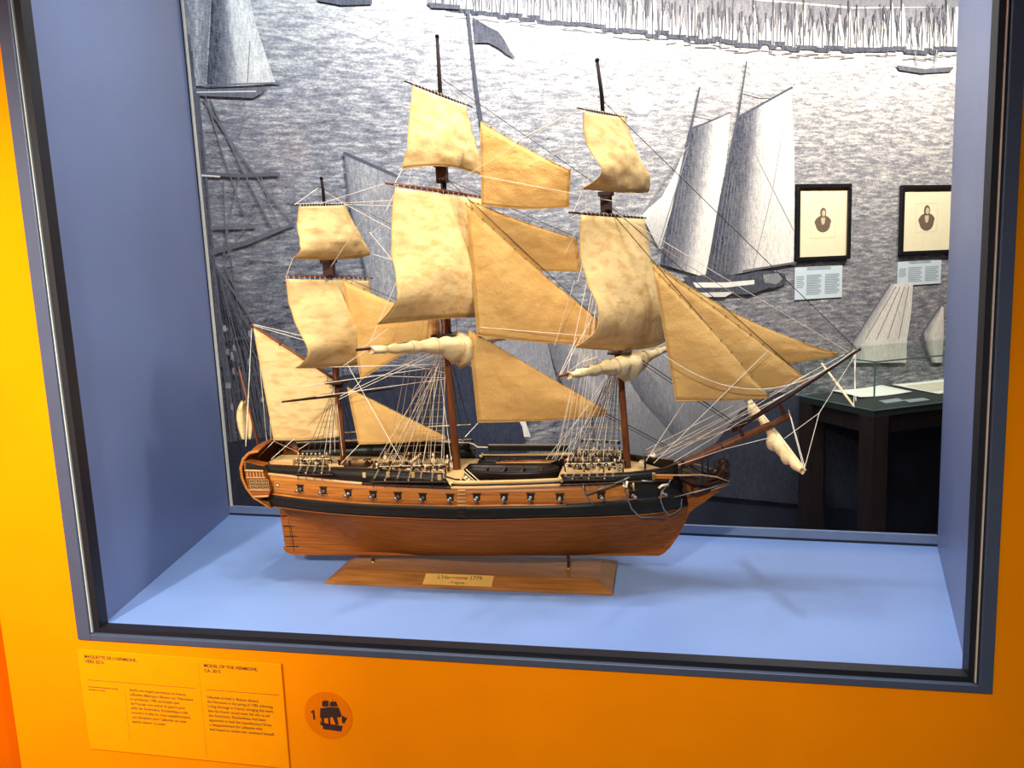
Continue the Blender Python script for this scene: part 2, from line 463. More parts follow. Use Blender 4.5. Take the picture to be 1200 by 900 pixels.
# ------------------------------------------------------------------ setting: room behind, with the printed mural
E1 = ROT @ _rc(3331, 198); E1[2] = 0; E1 /= np.linalg.norm(E1)          # along the mural wall
NW = np.array([E1[1], -E1[0], 0])                                        # towards the case
_r = ray(960, 260); MO = CAM + _r * 4.04 / (_r @ ROT[:, 2])


def mural(u, v, lay=0): return on_plane(u, v, MO + NW * (.0006 * lay), NW)


def mwall(s, z, lift=0.0): return np.array([MO[0] + E1[0] * s + NW[0] * lift, MO[1] + E1[1] * s + NW[1] * lift, z])


def mural_material():
    m = bpy.data.materials.new('engraved_mural'); nt, N, L, P = nodes_of(m)
    P.inputs['Roughness'].default_value = .85; P.inputs['Specular IOR Level'].default_value = .15
    at = N.new('ShaderNodeAttribute'); at.attribute_name = 'print'; sp = N.new('ShaderNodeSeparateColor'); L.new(at.outputs['Color'], sp.inputs[0])
    tc = N.new('ShaderNodeTexCoord')
    rot = N.new('ShaderNodeMapping'); rot.vector_type = 'POINT'; rot.inputs['Rotation'].default_value = (0, 0, -math.atan2(E1[1], E1[0]))
    L.new(tc.outputs['Object'], rot.inputs['Vector'])

    def noise(scale, mul, detail, rough=.6):
        mp = N.new('ShaderNodeMapping'); mp.inputs['Scale'].default_value = scale; L.new(rot.outputs[0], mp.inputs['Vector'])
        n = N.new('ShaderNodeTexNoise'); n.inputs['Scale'].default_value = mul; n.inputs['Detail'].default_value = detail
        n.inputs['Roughness'].default_value = rough; L.new(mp.outputs[0], n.inputs['Vector']); return n.outputs[0]

    def math_(op, a, b_, c=None):
        n = N.new('ShaderNodeMath'); n.operation = op
        for i, q in enumerate((a, b_, c)):
            if q is None: continue
            if isinstance(q, (int, float)): n.inputs[i].default_value = q
            else: L.new(q, n.inputs[i])
        return n.outputs[0]
    waves = noise((15, 1, 72), 1.0, 5, .66)
    fine = noise((95, 1, 170), 1.0, 3, .7)
    hatch = noise((130, 1, 26), 1.0, 4, .7)
    sea = math_('ADD', math_('MULTIPLY', math_('SUBTRACT', waves, .5), 2.5), math_('MULTIPLY', math_('SUBTRACT', fine, .5), 1.5))
    other = math_('ADD', math_('MULTIPLY', math_('SUBTRACT', hatch, .5), 1.3), math_('MULTIPLY', math_('SUBTRACT', fine, .5), 1.0))
    mx = N.new('ShaderNodeMix'); mx.data_type = 'FLOAT'
    L.new(sp.outputs[2], mx.inputs[0]); L.new(other, mx.inputs[2]); L.new(sea, mx.inputs[3])
    tone = math_('ADD', sp.outputs[0], math_('MULTIPLY', mx.outputs[0], sp.outputs[1]))
    rp = N.new('ShaderNodeValToRGB'); rp.color_ramp.elements[0].position = 0.0; rp.color_ramp.elements[1].position = 1.0
    rp.color_ramp.elements[0].color = (0.012, 0.018, 0.042, 1); rp.color_ramp.elements[1].color = (0.84, 0.80, 0.72, 1)
    e = rp.color_ramp.elements.new(.5); e.color = (0.245, 0.245, 0.265, 1)
    L.new(tone, rp.inputs[0]); L.new(rp.outputs[0], P.inputs['Base Color'])
    return m


MURAL = mural_material()


class Print:
    """printed shapes: flat polygons on the wallpaper, one mesh; per-vertex tone, grain, sea"""
    def __init__(self): self.v = []; self.f = []; self.c = []; self.lay = 1

    def poly(self, px, tone, grain=.25, sea=0.0, lay=None):
        """px outline in the photograph's frame is laid on the wall plane; tone per vertex or one value"""
        if lay is None: self.lay += .06; lay = self.lay
        b0 = len(self.v); t = tone if hasattr(tone, '__len__') else [tone] * len(px)
        for (u, v), q in zip(px, t): self.v.append(tuple(mural(u, v, lay))); self.c.append((q, grain, sea, 1))
        self.f.append(list(range(b0, b0 + len(px))))

    def strip(self, A, B, tones, grain=.3, sea=0.0, n=8):
        """lofted band between polylines A and B (same length), tones across from A to B"""
        self.lay += .06
        k = len(tones); b0 = len(self.v)
        for (a, c) in zip(A, B):
            for j in range(k):
                t = j / (k - 1); self.v.append(tuple(mural(a[0] + (c[0] - a[0]) * t, a[1] + (c[1] - a[1]) * t, self.lay)))
                self.c.append((tones[j], grain, sea, 1))
        for i in range(len(A) - 1):
            for j in range(k - 1): self.f.append([b0 + i * k + j, b0 + i * k + j + 1, b0 + (i + 1) * k + j + 1, b0 + (i + 1) * k + j])

    def line(self, pts, w, tone, grain=.1, lay=None):
        self.lay += .02
        ws = w if hasattr(w, '__len__') else [w] * len(pts)
        b0 = len(self.v); n = len(pts)
        for i, (u, v) in enumerate(pts):
            a = np.array(pts[max(i - 1, 0)], float); c = np.array(pts[min(i + 1, n - 1)], float); d = c - a; d /= np.linalg.norm(d) + 1e-9
            for s in (-1, 1):
                self.v.append(tuple(mural(u - d[1] * s * ws[i] / 2, v + d[0] * s * ws[i] / 2, self.lay))); self.c.append((tone, grain, 0, 1))
        for i in range(n - 1): self.f.append([b0 + 2 * i, b0 + 2 * i + 1, b0 + 2 * i + 3, b0 + 2 * i + 2])

    def build(self, name):
        me = bpy.data.meshes.new(name); me.from_pydata(self.v, [], self.f)
        at = me.color_attributes.new('print', 'FLOAT_COLOR', 'POINT')
        at.data.foreach_set('color', [q for c in self.c for q in c])
        me.materials.append(MURAL); me.update(); o = bpy.data.objects.new(name, me); C.objects.link(o); return o


ZD = 0.70                                                    # top of the dado under the mural
S0, S1 = -3.9, 3.0
pr = Print()
# wallpaper ground: sea, denser to the left; light falloff put into the tone low down
NSx, NSz = 24, 16
for i in range(NSz + 1):
    for j in range(NSx + 1):
        s = S0 + (S1 - S0) * j / NSx; z = ZD + (3.4 - ZD) * i / NSz
        pr.v.append(tuple(mwall(s, z, 0.0)))
        far = 1 / (1 + math.exp(-(z - 2.75) * 9))
        t = .44 + .26 * np.clip((z - 1.4) / 1.4, 0, 1) + .05 * np.clip(s / 2, -1, 1)
        if s < -2.2: t -= .05
        pr.c.append((t - .03 + .16 * far, .54 - .26 * far, 1.0, 1))
for i in range(NSz):
    for j in range(NSx):
        a = i * (NSx + 1) + j; pr.f.append([a, a + 1, a + NSx + 2, a + NSx + 1])
rnd = random.Random(3)
# far shore and the fleet along the top
def shore(u): return float(np.interp(u, [200, 380, 500, 620, 760, 880, 1000, 1120], [-6, 2, 9, 24, 42, 54, 62, 60]))
pr.poly([(380, -40), (1140, -40), (1140, 8), (1000, 8), (860, -4), (700, -14), (560, -26), (380, -36)], .36, .3)
pr.strip([(500, -26), (620, -20), (760, -8), (880, 0), (1000, 10), (1120, 8)], [(500, 8), (620, 22), (760, 40), (880, 52), (1000, 60), (1120, 58)], [.36, .44, .34], .5)
u = 505.0
while u < 1118:
    y = shore(u) + rnd.uniform(-3.5, 2.5); w = rnd.uniform(7, 17); h = rnd.uniform(26, 58) * (1 if u > 620 else .6)
    pr.poly([(u + w * .5, y - h), (u + w * .62, y - h * .97), (u + w, y - 4), (u + 1, y - 4)], [.86, .62, .9, .52], .3)
    pr.line([(u + w * .5, y - h - 7), (u + w * .45, y)], 1.4, .12)
    if rnd.random() < .6: pr.line([(u + w * .2, y - h * .75), (u + w * .15, y)], 1.1, .15)
    pr.poly([(u - 3, y - 4.5), (u + w + 2, y - 3.5), (u + w - 1, y + 1.5), (u - 1, y + .8)], .12, .35)
    if rnd.random() < .8: pr.line([(u - 2, y + rnd.uniform(4, 8)), (u + w, y + rnd.uniform(4, 9))], 1.0, .3, .2)
    u += w * rnd.uniform(.62, .95)
for k in range(150):
    u = rnd.uniform(700, 1118) if k % 3 else rnd.uniform(520, 1118); y0 = shore(u) - rnd.uniform(28, 58); pr.line([(u, y0), (u + rnd.uniform(-5, 5), y0 + rnd.uniform(12, 34))], 1.0, .22, .15)
pr.poly([(1050, 76), (1085, 81), (1118, 78), (1114, 84), (1080, 86), (1054, 82)], .2, .3)
pr.line([(1075, 78), (1072, 60)], 1.2, .5); pr.line([(1095, 78), (1098, 58)], 1.2, .5)
pr.poly([(370, -6), (436, -2), (436, 5), (400, 6), (372, 1)], .15, .3)
pr.poly([(500, 3), (540, 6), (538, 11), (505, 9)], .15, .3); pr.line([(520, -20), (520, 5)], 1.5, .4)
# pennant staff
pr.line([(548, 12), (553, 60), (558, 105), (565, 150), (572, 210)], [3.5, 3.5, 4, 4.5, 5], .12, .12)
pr.poly([(545, 12), (551, 12), (551, 16), (545, 16)], .2)
pr.poly([(554, 20), (570, 30), (584, 37), (592, 48), (598, 60), (605, 69), (594, 64), (584, 56), (572, 50), (557, 50)], [.14, .12, .14, .14, .18, .18, .18, .16, .18, .16], .25)
# small sloop at the upper left
pr.strip([(215, -10), (215, 10), (222, 100)], [(246, -10), (247, 3), (240, 101)], [.35, .6, .4], .6)
pr.strip([(249, -20), (247, 30), (243, 103)], [(288, -20), (300, 30), (323, 98)], [.12, .30, .80, .86, .8], .55)
pr.poly([(222, 106), (250, 104), (314, 102), (306, 110), (296, 115), (226, 112)], .28, .3)
pr.line([(228, 108), (300, 107)], 1.5, .85); pr.line([(240, 100), (328, 97)], 2.0, .3); pr.line([(293, 48), (290, 98)], 1, .4)
# rigging of a big vessel down the left edge
for (a, c, w, t) in [((218, 40), (258, 430), 9, .20), ((224, 60), (246, 300), 3, .15), ((226, 90), (264, 520), 6, .22), ((219, 80), (252, 560), 4, .12),
                     ((232, 110), (275, 520), 3, .2), ((238, 116), (300, 206), 2, .28), ((246, 116), (320, 270), 2, .3), ((240, 110), (285, 250), 1.5, .3),
                     ((252, 310), (330, 420), 2.5, .28), ((262, 310), (345, 470), 2, .3), ((258, 320), (300, 520), 2, .25), ((300, 206), (345, 262), 1.5, .35),
                     ((305, 205), (330, 270), 1.2, .35), ((270, 300), (300, 480), 1.5, .25), ((244, 400), (300, 395), 3, .2), ((250, 440), (330, 436), 2, .3),
                     ((262, 210), (268, 300), 1.5, .3), ((280, 208), (262, 300), 1.5, .3), ((265, 302), (300, 250), 1.5, .35)]:
    pr.line([a, ((a[0] + c[0]) / 2 - 2, (a[1] + c[1]) / 2), c], w, t, .2)
pr.line([(234, 203), (280, 206), (328, 204)], 4.5, .22); pr.line([(236, 205.5), (258, 207)], 2, .9)
pr.line([(246, 296), (290, 284), (346, 262)], [7, 6, 3], .25, .2); pr.line([(246, 267), (300, 265)], 3, .3)
for k in range(16): pr.line([(244 + k * 2.2, 300 + k * 4), (252 + k * 4.4, 420), (262 + k * 5.2, 530)], [1.2, 2.2, 3.2], .10 + .05 * (k % 4), .35)
for k in range(9): pr.line([(252 + k * 6, 400 + k * 3), (268 + k * 8, 530)], 1.6, .18 + .03 * (k % 3), .2)
for k in range(26):
    u = rnd.uniform(256, 335); y = rnd.uniform(380, 510); pr.poly([(u, y), (u + rnd.uniform(2, 5), y), (u + 4, y + rnd.uniform(3, 12)), (u, y + 6)], rnd.uniform(.5, .65), .2)
# gaff sail behind the mizzen mast
pr.strip([(404, 182), (408, 235), (424, 300), (440, 380)], [(468, 210), (478, 240), (492, 300), (505, 380)], [.45, .56, .52, .42], .45)
pr.line([(402, 179), (466, 207)], 4, .16); pr.line([(404, 182), (410, 240), (434, 340)], 2, .25)
# two-masted schooner
pr.poly([(803, 172), (792, 200), (776, 230), (752, 252), (757, 262), (773, 293), (786, 250)], [.7, .82, .9, .9, .7, .6, .75], .25)
pr.strip([(808, 150), (797, 200), (785, 255), (775, 310)], [(856, 133), (851, 190), (840, 250), (827, 325)], [.10, .20, .50, .84, .88], .5)
pr.strip([(864, 138), (851, 210), (838, 270), (828, 328)], [(927, 103), (931, 180), (931, 250), (930, 308)], [.08, .14, .22, .62, .80, .84, .9, .9], .5)
for k in range(7): pr.line([(855 - k * 0 + k * 2.2, 190 + k * 7), (834 + k * 5, 318)], 1.1, .26, .2)
for k in range(5): pr.line([(799 + k * 2, 200 + k * 9), (781 + k * 4.5, 306)], 1.1, .28, .2)
pr.line([(820, 102), (812, 140), (775, 308)], [2, 2.5, 2.5], .12); pr.line([(875, 72), (866, 130), (828, 324)], [1.6, 2.6, 3], .12)
pr.line([(808, 152), (856, 132)], 2, .12); pr.line([(864, 138), (929, 102)], 2.6, .12)
pr.line([(812, 133), (836, 138), (856, 133)], 1.1, .4); pr.line([(872, 107), (893, 113), (905, 112)], 1.1, .4)
pr.line([(882, 175), (930, 270)], 1.2, .5); pr.line([(922, 125), (906, 220), (882, 318)], 1.1, .55)
pr.line([(806, 172), (752, 252)], 1.2, .4); pr.line([(806, 176), (770, 294)], 1.2, .4)
pr.poly([(800, 325), (826, 322), (870, 322), (888, 318), (905, 317), (920, 321), (922, 330), (914, 336), (900, 338), (880, 345), (840, 345), (812, 340)], .12, .3)
pr.poly([(812, 331), (850, 331), (884, 328), (884, 333), (850, 337), (816, 337)], .92, .12)
pr.poly([(818, 343), (860, 342), (850, 348), (826, 348)], .8, .2)
pr.poly([(894, 322), (912, 320), (917, 327), (910, 333), (896, 331)], .45, .4)
pr.line([(870, 318), (930, 308), (980, 302)], 2.5, .24)
# sails at the lower right
pr.strip([(1043, 333), (1022, 365), (1000, 398), (998, 425)], [(1070, 332), (1068, 365), (1063, 398), (1062, 425)], [.52, .86, .90, .82, .88], .35)
for k in range(4): pr.line([(1050 + k * 5, 336), (1014 + k * 13, 398)], 1.1, .5, .2)
pr.strip([(1102, 360), (1088, 378), (1082, 392), (1092, 425)], [(1106, 360), (1106, 378), (1106, 392), (1104, 425)], [.5, .9, .8], .3)
pr.line([(1043, 333), (1000, 400)], 2, .3); pr.line([(1102, 358), (1080, 392), (1090, 420)], 2.2, .28)
# near sails and hulls low down behind the model
pr.poly([(700, 395), (770, 395), (850, 440), (872, 470), (884, 505), (840, 528), (770, 545), (700, 540), (690, 440)], [.6, .6, .58, .55, .36, .30, .34, .5, .58], .22)
pr.strip([(728, 432), (752, 470), (790, 512)], [(756, 430), (782, 462), (812, 500)], [.22, .30, .40, .46], .4)
pr.strip([(640, 395), (650, 430), (668, 470)], [(690, 395), (704, 430), (720, 470)], [.30, .42, .62, .50], .4)
pr.poly([(555, 395), (640, 395), (660, 480), (600, 500), (570, 480)], .48, .35)
pr.poly([(600, 480), (612, 482), (622, 512), (614, 512)], .85, .15)
pr.poly([(340, 590), (360, 480), (400, 440), (500, 430), (545, 425), (585, 452), (612, 500), (628, 590)], .045, .10)
pr.poly([(240, 600), (256, 520), (310, 512), (400, 500), (400, 600)], .05, .1)
pr.poly([(770, 575), (790, 545), (838, 520), (870, 478), (905, 458), (960, 468), (1010, 520), (1030, 600)], .06, .12)
pr.poly([(600, 580), (612, 545), (690, 535), (780, 548), (800, 580)], .12, .2)
o = pr.build('wall_back'); structure(o)
b = MB(); b.prism([mwall(S0, 0, .0), mwall(S1, 0, .0), mwall(S1, ZD, .0), mwall(S0, ZD, .0)], -NW * .05, M['navy'])
b.prism([mwall(S0, ZD, -.004), mwall(S1, ZD, -.004), mwall(S1, 3.4, -.004), mwall(S0, 3.4, -.004)], -NW * .046, M['navy'])
structure(b.build('wall_dado'))
b = MB(); b.box((-2.6, .30, .0), (5.0, 5.6, .004), M['roomfloor']); structure(b.build('floor_room'))
b = MB(); b.box((-2.6, .036, 3.4), (5.0, 5.6, 3.45), M['ceil']); structure(b.build('ceiling'))
b = MB(); b.box((4.2, .0, 0), (4.25, 5.6, 3.4), M['navy']); structure(b.build('wall_east'))
b = MB(); b.box((-1.75, .036, 0), (-1.70, 1.2, 3.4), M['navy']); b.box((-1.75, .0, 0), (-.226, .035, 3.4), M['yellow']); structure(b.build('wall_west'))
# lamps washing the mural
for s, p, c in ((-2.6, 95, (.74, .86, 1.0)), (-1.7, 190, (1.0, .97, .92)), (-.8, 185, (1.0, .93, .83)), (.15, 150, (1.0, .92, .83)), (1.0, 140, (1.0, .93, .84))):
    q = mwall(s, 3.34, 1.05); spot('mural_spot', q, mwall(s, 2.30, 0), p, 100, .9, c, .05)

# ------------------------------------------------------------------ framed prints and their cards
def wall_rect(px):
    return [mural(u, v) for u, v in px]


def framed(px, label, inner):
    P = wall_rect(px); lb = P[3]; Wd = (P[1] - P[0]) @ E1; Hh = P[0][2] - P[3][2]
    root = empty('framed_print', lb, label, 'framed print', 'framed portraits on the mural wall')
    o_ = lb.copy()

    def q(s, z, l): return o_ + E1 * s + up * z + NW * l
    t = .019
    b = MB()
    for s0, s1, z0, z1 in ((0, Wd, 0, t), (0, Wd, Hh - t, Hh), (0, t, t, Hh - t), (Wd - t, Wd, t, Hh - t)):
        b.prism([q(s0, z0, .002), q(s1, z0, .002), q(s1, z1, .002), q(s0, z1, .002)], NW * .022, M['blackframe'])
    b.build('frame', root, bevel=.002)
    b = MB(); b.prism([q(t, t, .002), q(Wd - t, t, .002), q(Wd - t, Hh - t, .002), q(t, Hh - t, .002)], NW * .008, M['mat']); mt = b.build('mount', root)
    b = MB(); cx, cz = Wd * .5, Hh * .53; hw, hh = Wd * inner * .5, Hh * inner * .52
    for s0, s1, z0, z1 in ((-hw, hw, -hh, -hh + .0015), (-hw, hw, hh - .0015, hh), (-hw, -hw + .0015, -hh, hh), (hw - .0015, hw, -hh, hh)):
        b.prism([q(cx + s0, cz + z0, .0101), q(cx + s1, cz + z0, .0101), q(cx + s1, cz + z1, .0101), q(cx + s0, cz + z1, .0101)], NW * .0004, M['matline'])
    b.build('plate_mark', mt)
    b = MB(); k = Wd * .17
    body = [(math.cos(a) * k * (.95 if math.sin(a) > 0 else .8), math.sin(a) * k * .75 - k * .35) for a in np.linspace(0, 2 * PI, 20)[:-1]]
    b.prism([q(cx + x, cz + z, .0102) for x, z in body], NW * .0004, M['engrave'])
    head = [(math.cos(a) * k * .34, math.sin(a) * k * .45 + k * .62) for a in np.linspace(0, 2 * PI, 16)[:-1]]
    b.prism([q(cx + x, cz + z, .0106) for x, z in head], NW * .0003, M['engrave'])
    face = [(math.cos(a) * k * .2 + k * .04, math.sin(a) * k * .28 + k * .58) for a in np.linspace(0, 2 * PI, 12)[:-1]]
    b.prism([q(cx + x, cz + z, .0109) for x, z in face], NW * .0003, M['matline'])
    b.prism([q(cx + x * .25, cz + z * .5 + k * .12, .0106) for x, z in body], NW * .0003, M['matline'])
    b.build('portrait', mt)
    b = MB(); b.prism([q(t, t, .0185), q(Wd - t, t, .0185), q(Wd - t, Hh - t, .0185), q(t, Hh - t, .0185)], NW * .002, M['glass']); b.build('glazing', root)


framed([(931, 216), (994.5, 215.5), (992.5, 303), (930.5, 306)], 'black framed portrait print beside the printed schooner, larger vignette', .46)
framed([(1053.5, 217.5), (1116, 216.3), (1114, 296.5), (1051.5, 299)], 'black framed portrait print above the shorter card, partly hidden by the blue right wall', .40)


def card(px, label, rows):
    P = wall_rect(px); lb = P[3]; Wd = (P[1] - P[0]) @ E1; Hh = P[0][2] - P[3][2]
    root = empty('label_card', lb, label, 'label card', 'text cards under the prints')

    def q(s, z, l): return lb + E1 * s * Wd + up * z * Hh + NW * l
    b = MB(); b.prism([q(0, 0, .0015), q(1, 0, .0015), q(1, 1, .0015), q(0, 1, .0015)], NW * .004, M['card']); b.build('board', root)
    b = MB()
    for c0, c1, r0, r1, n in ((.03, .19, .68, .30, 6), (.24, .55, .72, .08, rows), (.63, .94, .72, .08, rows), (.25, .75, .95, .85, 2)):
        for i in range(n):
            z = r0 + (r1 - r0) * i / n; e = c1 - (.05 if i % 3 == 2 else 0) * (c1 - c0) * 3
            b.prism([q(c0, z, .0056), q(e, z, .0056), q(e, z + .035, .0056), q(c0, z + .035, .0056)], NW * .0003, M['cardtext'])
    b.build('lettering', root)


card([(930.5, 313.5), (986, 311.5), (985, 348.5), (930.5, 351.5)], 'pale blue text card under the print beside the schooner', 12)
card([(1051, 307), (1102, 304.5), (1101, 332.5), (1050.5, 335)], 'smaller pale text card under the print near the blue right wall', 10)

# ------------------------------------------------------------------ glass-topped display table in the room behind
ZT, ZG = 0.92, 1.152
tc_ = on_z(1024, 482, ZT)                                     # near corner of the glass box
depth = (MO - tc_) @ (-NW); LT = 1.75
def tq(s, d, z): return np.array([tc_[0] + E1[0] * s - NW[0] * d, tc_[1] + E1[1] * s - NW[1] * d, z])
root = empty('display_table', tq(LT / 2, depth / 2, .004), 'dark display table with a glass cover under the framed prints', 'display table')
DD = depth - .012
b = MB(); b.prism([tq(0, 0, ZT - .03), tq(LT, 0, ZT - .03), tq(LT, DD, ZT - .03), tq(0, DD, ZT - .03)], up * .03, M['tabletop']); b.build('table_top', root)
b = MB()
b.prism([tq(.03, .03, ZT - .12), tq(LT - .03, .03, ZT - .12), tq(LT - .03, .05, ZT - .12), tq(.03, .05, ZT - .12)], up * .09, M['tablewood'])
b.prism([tq(.03, DD - .05, ZT - .12), tq(LT - .03, DD - .05, ZT - .12), tq(LT - .03, DD - .03, ZT - .12), tq(.03, DD - .03, ZT - .12)], up * .09, M['tablewood'])
b.prism([tq(.03, .051, ZT - .12), tq(.05, .051, ZT - .12), tq(.05, DD - .051, ZT - .12), tq(.03, DD - .051, ZT - .12)], up * .09, M['tablewood'])
b.build('apron', root)
for s in (.0, LT - .09):
    for dd in (.0, DD - .09):
        b = MB(); b.prism([tq(s, dd, .004), tq(s + .09, dd, .004), tq(s + .09, dd + .09, .004), tq(s, dd + .09, .004)], up * (ZT - .034), M['tablewood']); b.build('leg', root)
b = MB(); th = .005
def pane(b, a, c, z0, z1):
    d = np.asarray(c) - np.asarray(a); d[2] = 0; d /= np.linalg.norm(d); n = np.array([-d[1], d[0], 0]) * th
    b.prism([(a[0], a[1], z0), (c[0], c[1], z0), (c[0], c[1], z1), (a[0], a[1], z1)], n, M['tableglass'])
pane(b, tq(0, 0, 0), tq(LT, 0, 0), ZT + .001, ZG); pane(b, tq(0, DD, 0), tq(0, .0055, 0), ZT + .001, ZG); pane(b, tq(LT, .0055, 0), tq(LT, DD, 0), ZT + .001, ZG)
b.prism([tq(0, 0, ZG), tq(LT, 0, ZG), tq(LT, DD, ZG), tq(0, DD, ZG)], up * .006, M['tableglass'])
gc = b.build('glass_cover', root)
b = MB()
for a, c in (((0, 0), (LT, 0)), ((0, 0), (0, DD))):
    b.tube([tq(*a, ZG + .003), tq(*c, ZG + .003)], .0045, M['glassedge'], 4); b.tube([tq(*a, ZT + .003), tq(*c, ZT + .003)], .0035, M['glassedge'], 4)
b.tube([tq(0, 0, ZT), tq(0, 0, ZG)], .0045, M['glassedge'], 4)
b.build('polished_edge', gc)


def sheet(px, label, m, curl, name='document'):
    P = [on_z(u, v, ZT + .003) for u, v in px]; G = []
    for i in range(7):
        row = []
        for j in range(7):
            s, t = i / 6, j / 6
            p = (P[0] * (1 - s) + P[1] * s) * (1 - t) + (P[3] * (1 - s) + P[2] * s) * t
            p[2] = ZT + .0025 + curl * (abs(s - .5) * 2) ** 2; row.append(p)
        G.append(row)
    b = MB(); b.grid(G, m); o = b.build(name, None, solid=.0012); return o


tag(sheet([(953, 453.5), (1007, 446.5), (1069, 460), (1008, 466.5)], '', M['paper'], .006), 'white paper document at the near left corner of the glass table', 'document', 'documents in the glass table')
d2 = sheet([(1027, 447.5), (1104, 441.5), (1140, 454), (1100, 462)], '', M['paper'], .002)
tag(d2, 'wide pale document with an aged inset sheet in the glass table, beside the blue wall', 'document', 'documents in the glass table')
b = MB(); b.prism([on_z(u, v, ZT + .0048) for u, v in ((1062, 452), (1106, 447.5), (1122, 454), (1092, 459))], up * .0008, M['paper2']); b.build('inset_sheet', d2)
for px, lb in (([(1030, 470), (1052, 467), (1060, 470), (1038, 473)], 'small grey caption strip at the left in the glass table'),
               ([(1058, 469), (1082, 466.5), (1090, 469), (1066, 472)], 'small grey caption strip at the right in the glass table')):
    b = MB(); b.prism([on_z(u, v, ZT + .0005) for u, v in px], up * .002, M['cardtext']); tag(b.build('caption_strip'), lb, 'caption', 'captions in the glass table')

# ------------------------------------------------------------------ text panel and number disc on the yellow wall
tl, tr, br, bl = (on_y(u, v, 0) for u, v in ((92, 759), (331, 776.7), (341, 899), (108, 875.4)))
root = empty('text_panel', (bl + br) / 2, 'yellow wall text panel in two languages below the show case', 'text panel')
def wp(u, v): q = on_y(u, v, -.0065); return q
b = MB(); b.prism([tl + [0, -.0005, 0], tr + [0, -.0005, 0], br + [0, -.0005, 0], bl + [0, -.0005, 0]], (0, -.006, 0), M['panel']); b.build('board', root, bevel=.0012)
PX = (tr - tl) / np.linalg.norm(tr - tl)


def tline(body, a, c, m, name='lettering'):
    p, q = wp(*a), wp(*c); return text(name, body, p, q - p, .01, m, root, width=np.linalg.norm(q - p), lift=.0001)


for body, a, c in (("MAQUETTE DE L'HERMIONE,", (99, 770.8), (160, 775.6)), ('VERS 2015', (100, 776.5), (122, 778.2)),
                   ('MODEL OF THE HERMIONE,', (239, 781.5), (302, 786.4)), ('CA. 2015', (239.5, 787.4), (258.5, 788.8))): tline(body, a, c, M['ink'], 'title')
fr = [("Après une longue permission en France,", 66.5), ("Lafayette débarque à Boston sur l'Hermione", 74), ("au printemps 1780, annonçant que", 57.5),
      ("les Français vont entrer en guerre pour", 64), ("aider les Américains. Rochambeau a été", 66.5), ("nommé à la tête du corps expéditionnaire,", 69.5),
      ("une déception pour Lafayette qui avait", 64), ("espéré obtenir ce poste.", 39)]
for i, (body, w) in enumerate(fr):
    x = 151.6 + i * .5; y = 809.6 + i * 5.3; tline(body, (x, y), (x + w, y + w * .089), M['ink'])
en = [("Lafayette arrived in Boston aboard", 60), ("the Hermione in the spring of 1780, following", 77), ("a long furlough in France, bringing the news", 76.5),
      ("that the French would enter the war to aid", 72), ("the Americans. Rochambeau had been", 67), ("appointed to lead the expeditionary force,", 73.5),
      ("a disappointment for Lafayette who", 62), ("had hoped to receive the command himself.", 75.5)]
for i, (body, w) in enumerate(en):
    x = 242.3 + i * .55; y = 818 + i * 5.4; tline(body, (x, y), (x + w, y + w * .085), M['ink'])


def hair(a, c, m, w=.0007):
    b = MB(); b.tube([wp(*a), wp(*c)], w, m, 4); return b


hair((103, 796.6), (229, 806.6), M['rule']).build('rule_line', root); hair((241, 808), (327, 814.6), M['rule']).build('rule_line', root)
hair((146.2, 810), (152.5, 868), M['rule'], .0004).build('rule_line', root); hair((232.5, 778), (242.5, 886), M['rule'], .0004).build('rule_line', root)
b = MB(); rnd = random.Random(5)
for (u0, v0, n) in ((103.5, 804.6, 34), (104, 808, 19)):
    u = u0
    while u < u0 + n:
        w = rnd.uniform(1.2, 4); b.tube([wp(u, v0 + (u - u0) * .085), wp(u + w, v0 + (u + w - u0) * .085)], .0009, M['ink'], 4); u += w + .8
b.build('small_print', root)
# disc
dc = on_y(385, 838, 0); dr = np.linalg.norm(on_y(413, 840.5, 0) - dc)
root = empty('number_disc', dc + np.array([0, 0, -dr]), 'round orange sticker with number one and dark ship silhouette', 'wall sticker')
b = MB(); b.prism([dc + np.array([math.cos(a) * dr, -.0003, math.sin(a) * dr]) for a in np.linspace(0, 2 * PI, 49)[:-1]], (0, -.0012, 0), M['sticker']); b.build('disc', root)


def dq(u, v): q = on_y(u, v, -.0017); return q


rt = [q for q in [root]][0]
p, q_ = dq(365.3, 842.6), dq(369.0, 843.0)
b = MB()
SX = lambda x, y: dq(220 + x / 6, 760 + y / 6)
for pts in ([(945, 368), (990, 366), (992, 408), (946, 408)], [(1000, 374), (1044, 372), (1056, 408), (998, 408)],
            [(932, 420), (994, 412), (1062, 414), (1082, 470), (1070, 485), (1024, 480), (968, 490), (930, 486)],
            [(930, 500), (940, 520), (1090, 545), (1080, 584), (952, 566), (950, 545), (934, 536)], [(1082, 470), (1122, 490), (1100, 528), (1084, 520)],
            [(1018, 478), (1050, 482), (1062, 535), (1040, 536)], [(938, 486), (958, 488), (960, 528), (944, 524)], [(985, 484), (1000, 484), (1004, 532), (990, 530)]):
    b.prism([SX(*k) for k in pts], (0, -.0003, 0), M['ink'])
for a, c in (((966, 352), (968, 372)), ((1018, 356), (1020, 376)), ((966, 400), (968, 424)), ((1022, 400), (1024, 424))): b.tube([SX(*a), SX(*c)], .0006, M['ink'], 4)
b.build('ship_silhouette', rt)
b = MB(); b.prism([SX(*k) for k in ((864, 446), (879, 433), (890, 432), (897, 498), (884, 500), (878, 448), (868, 455))], (0, -.0003, 0), M['ink']); b.build('numeral', rt)


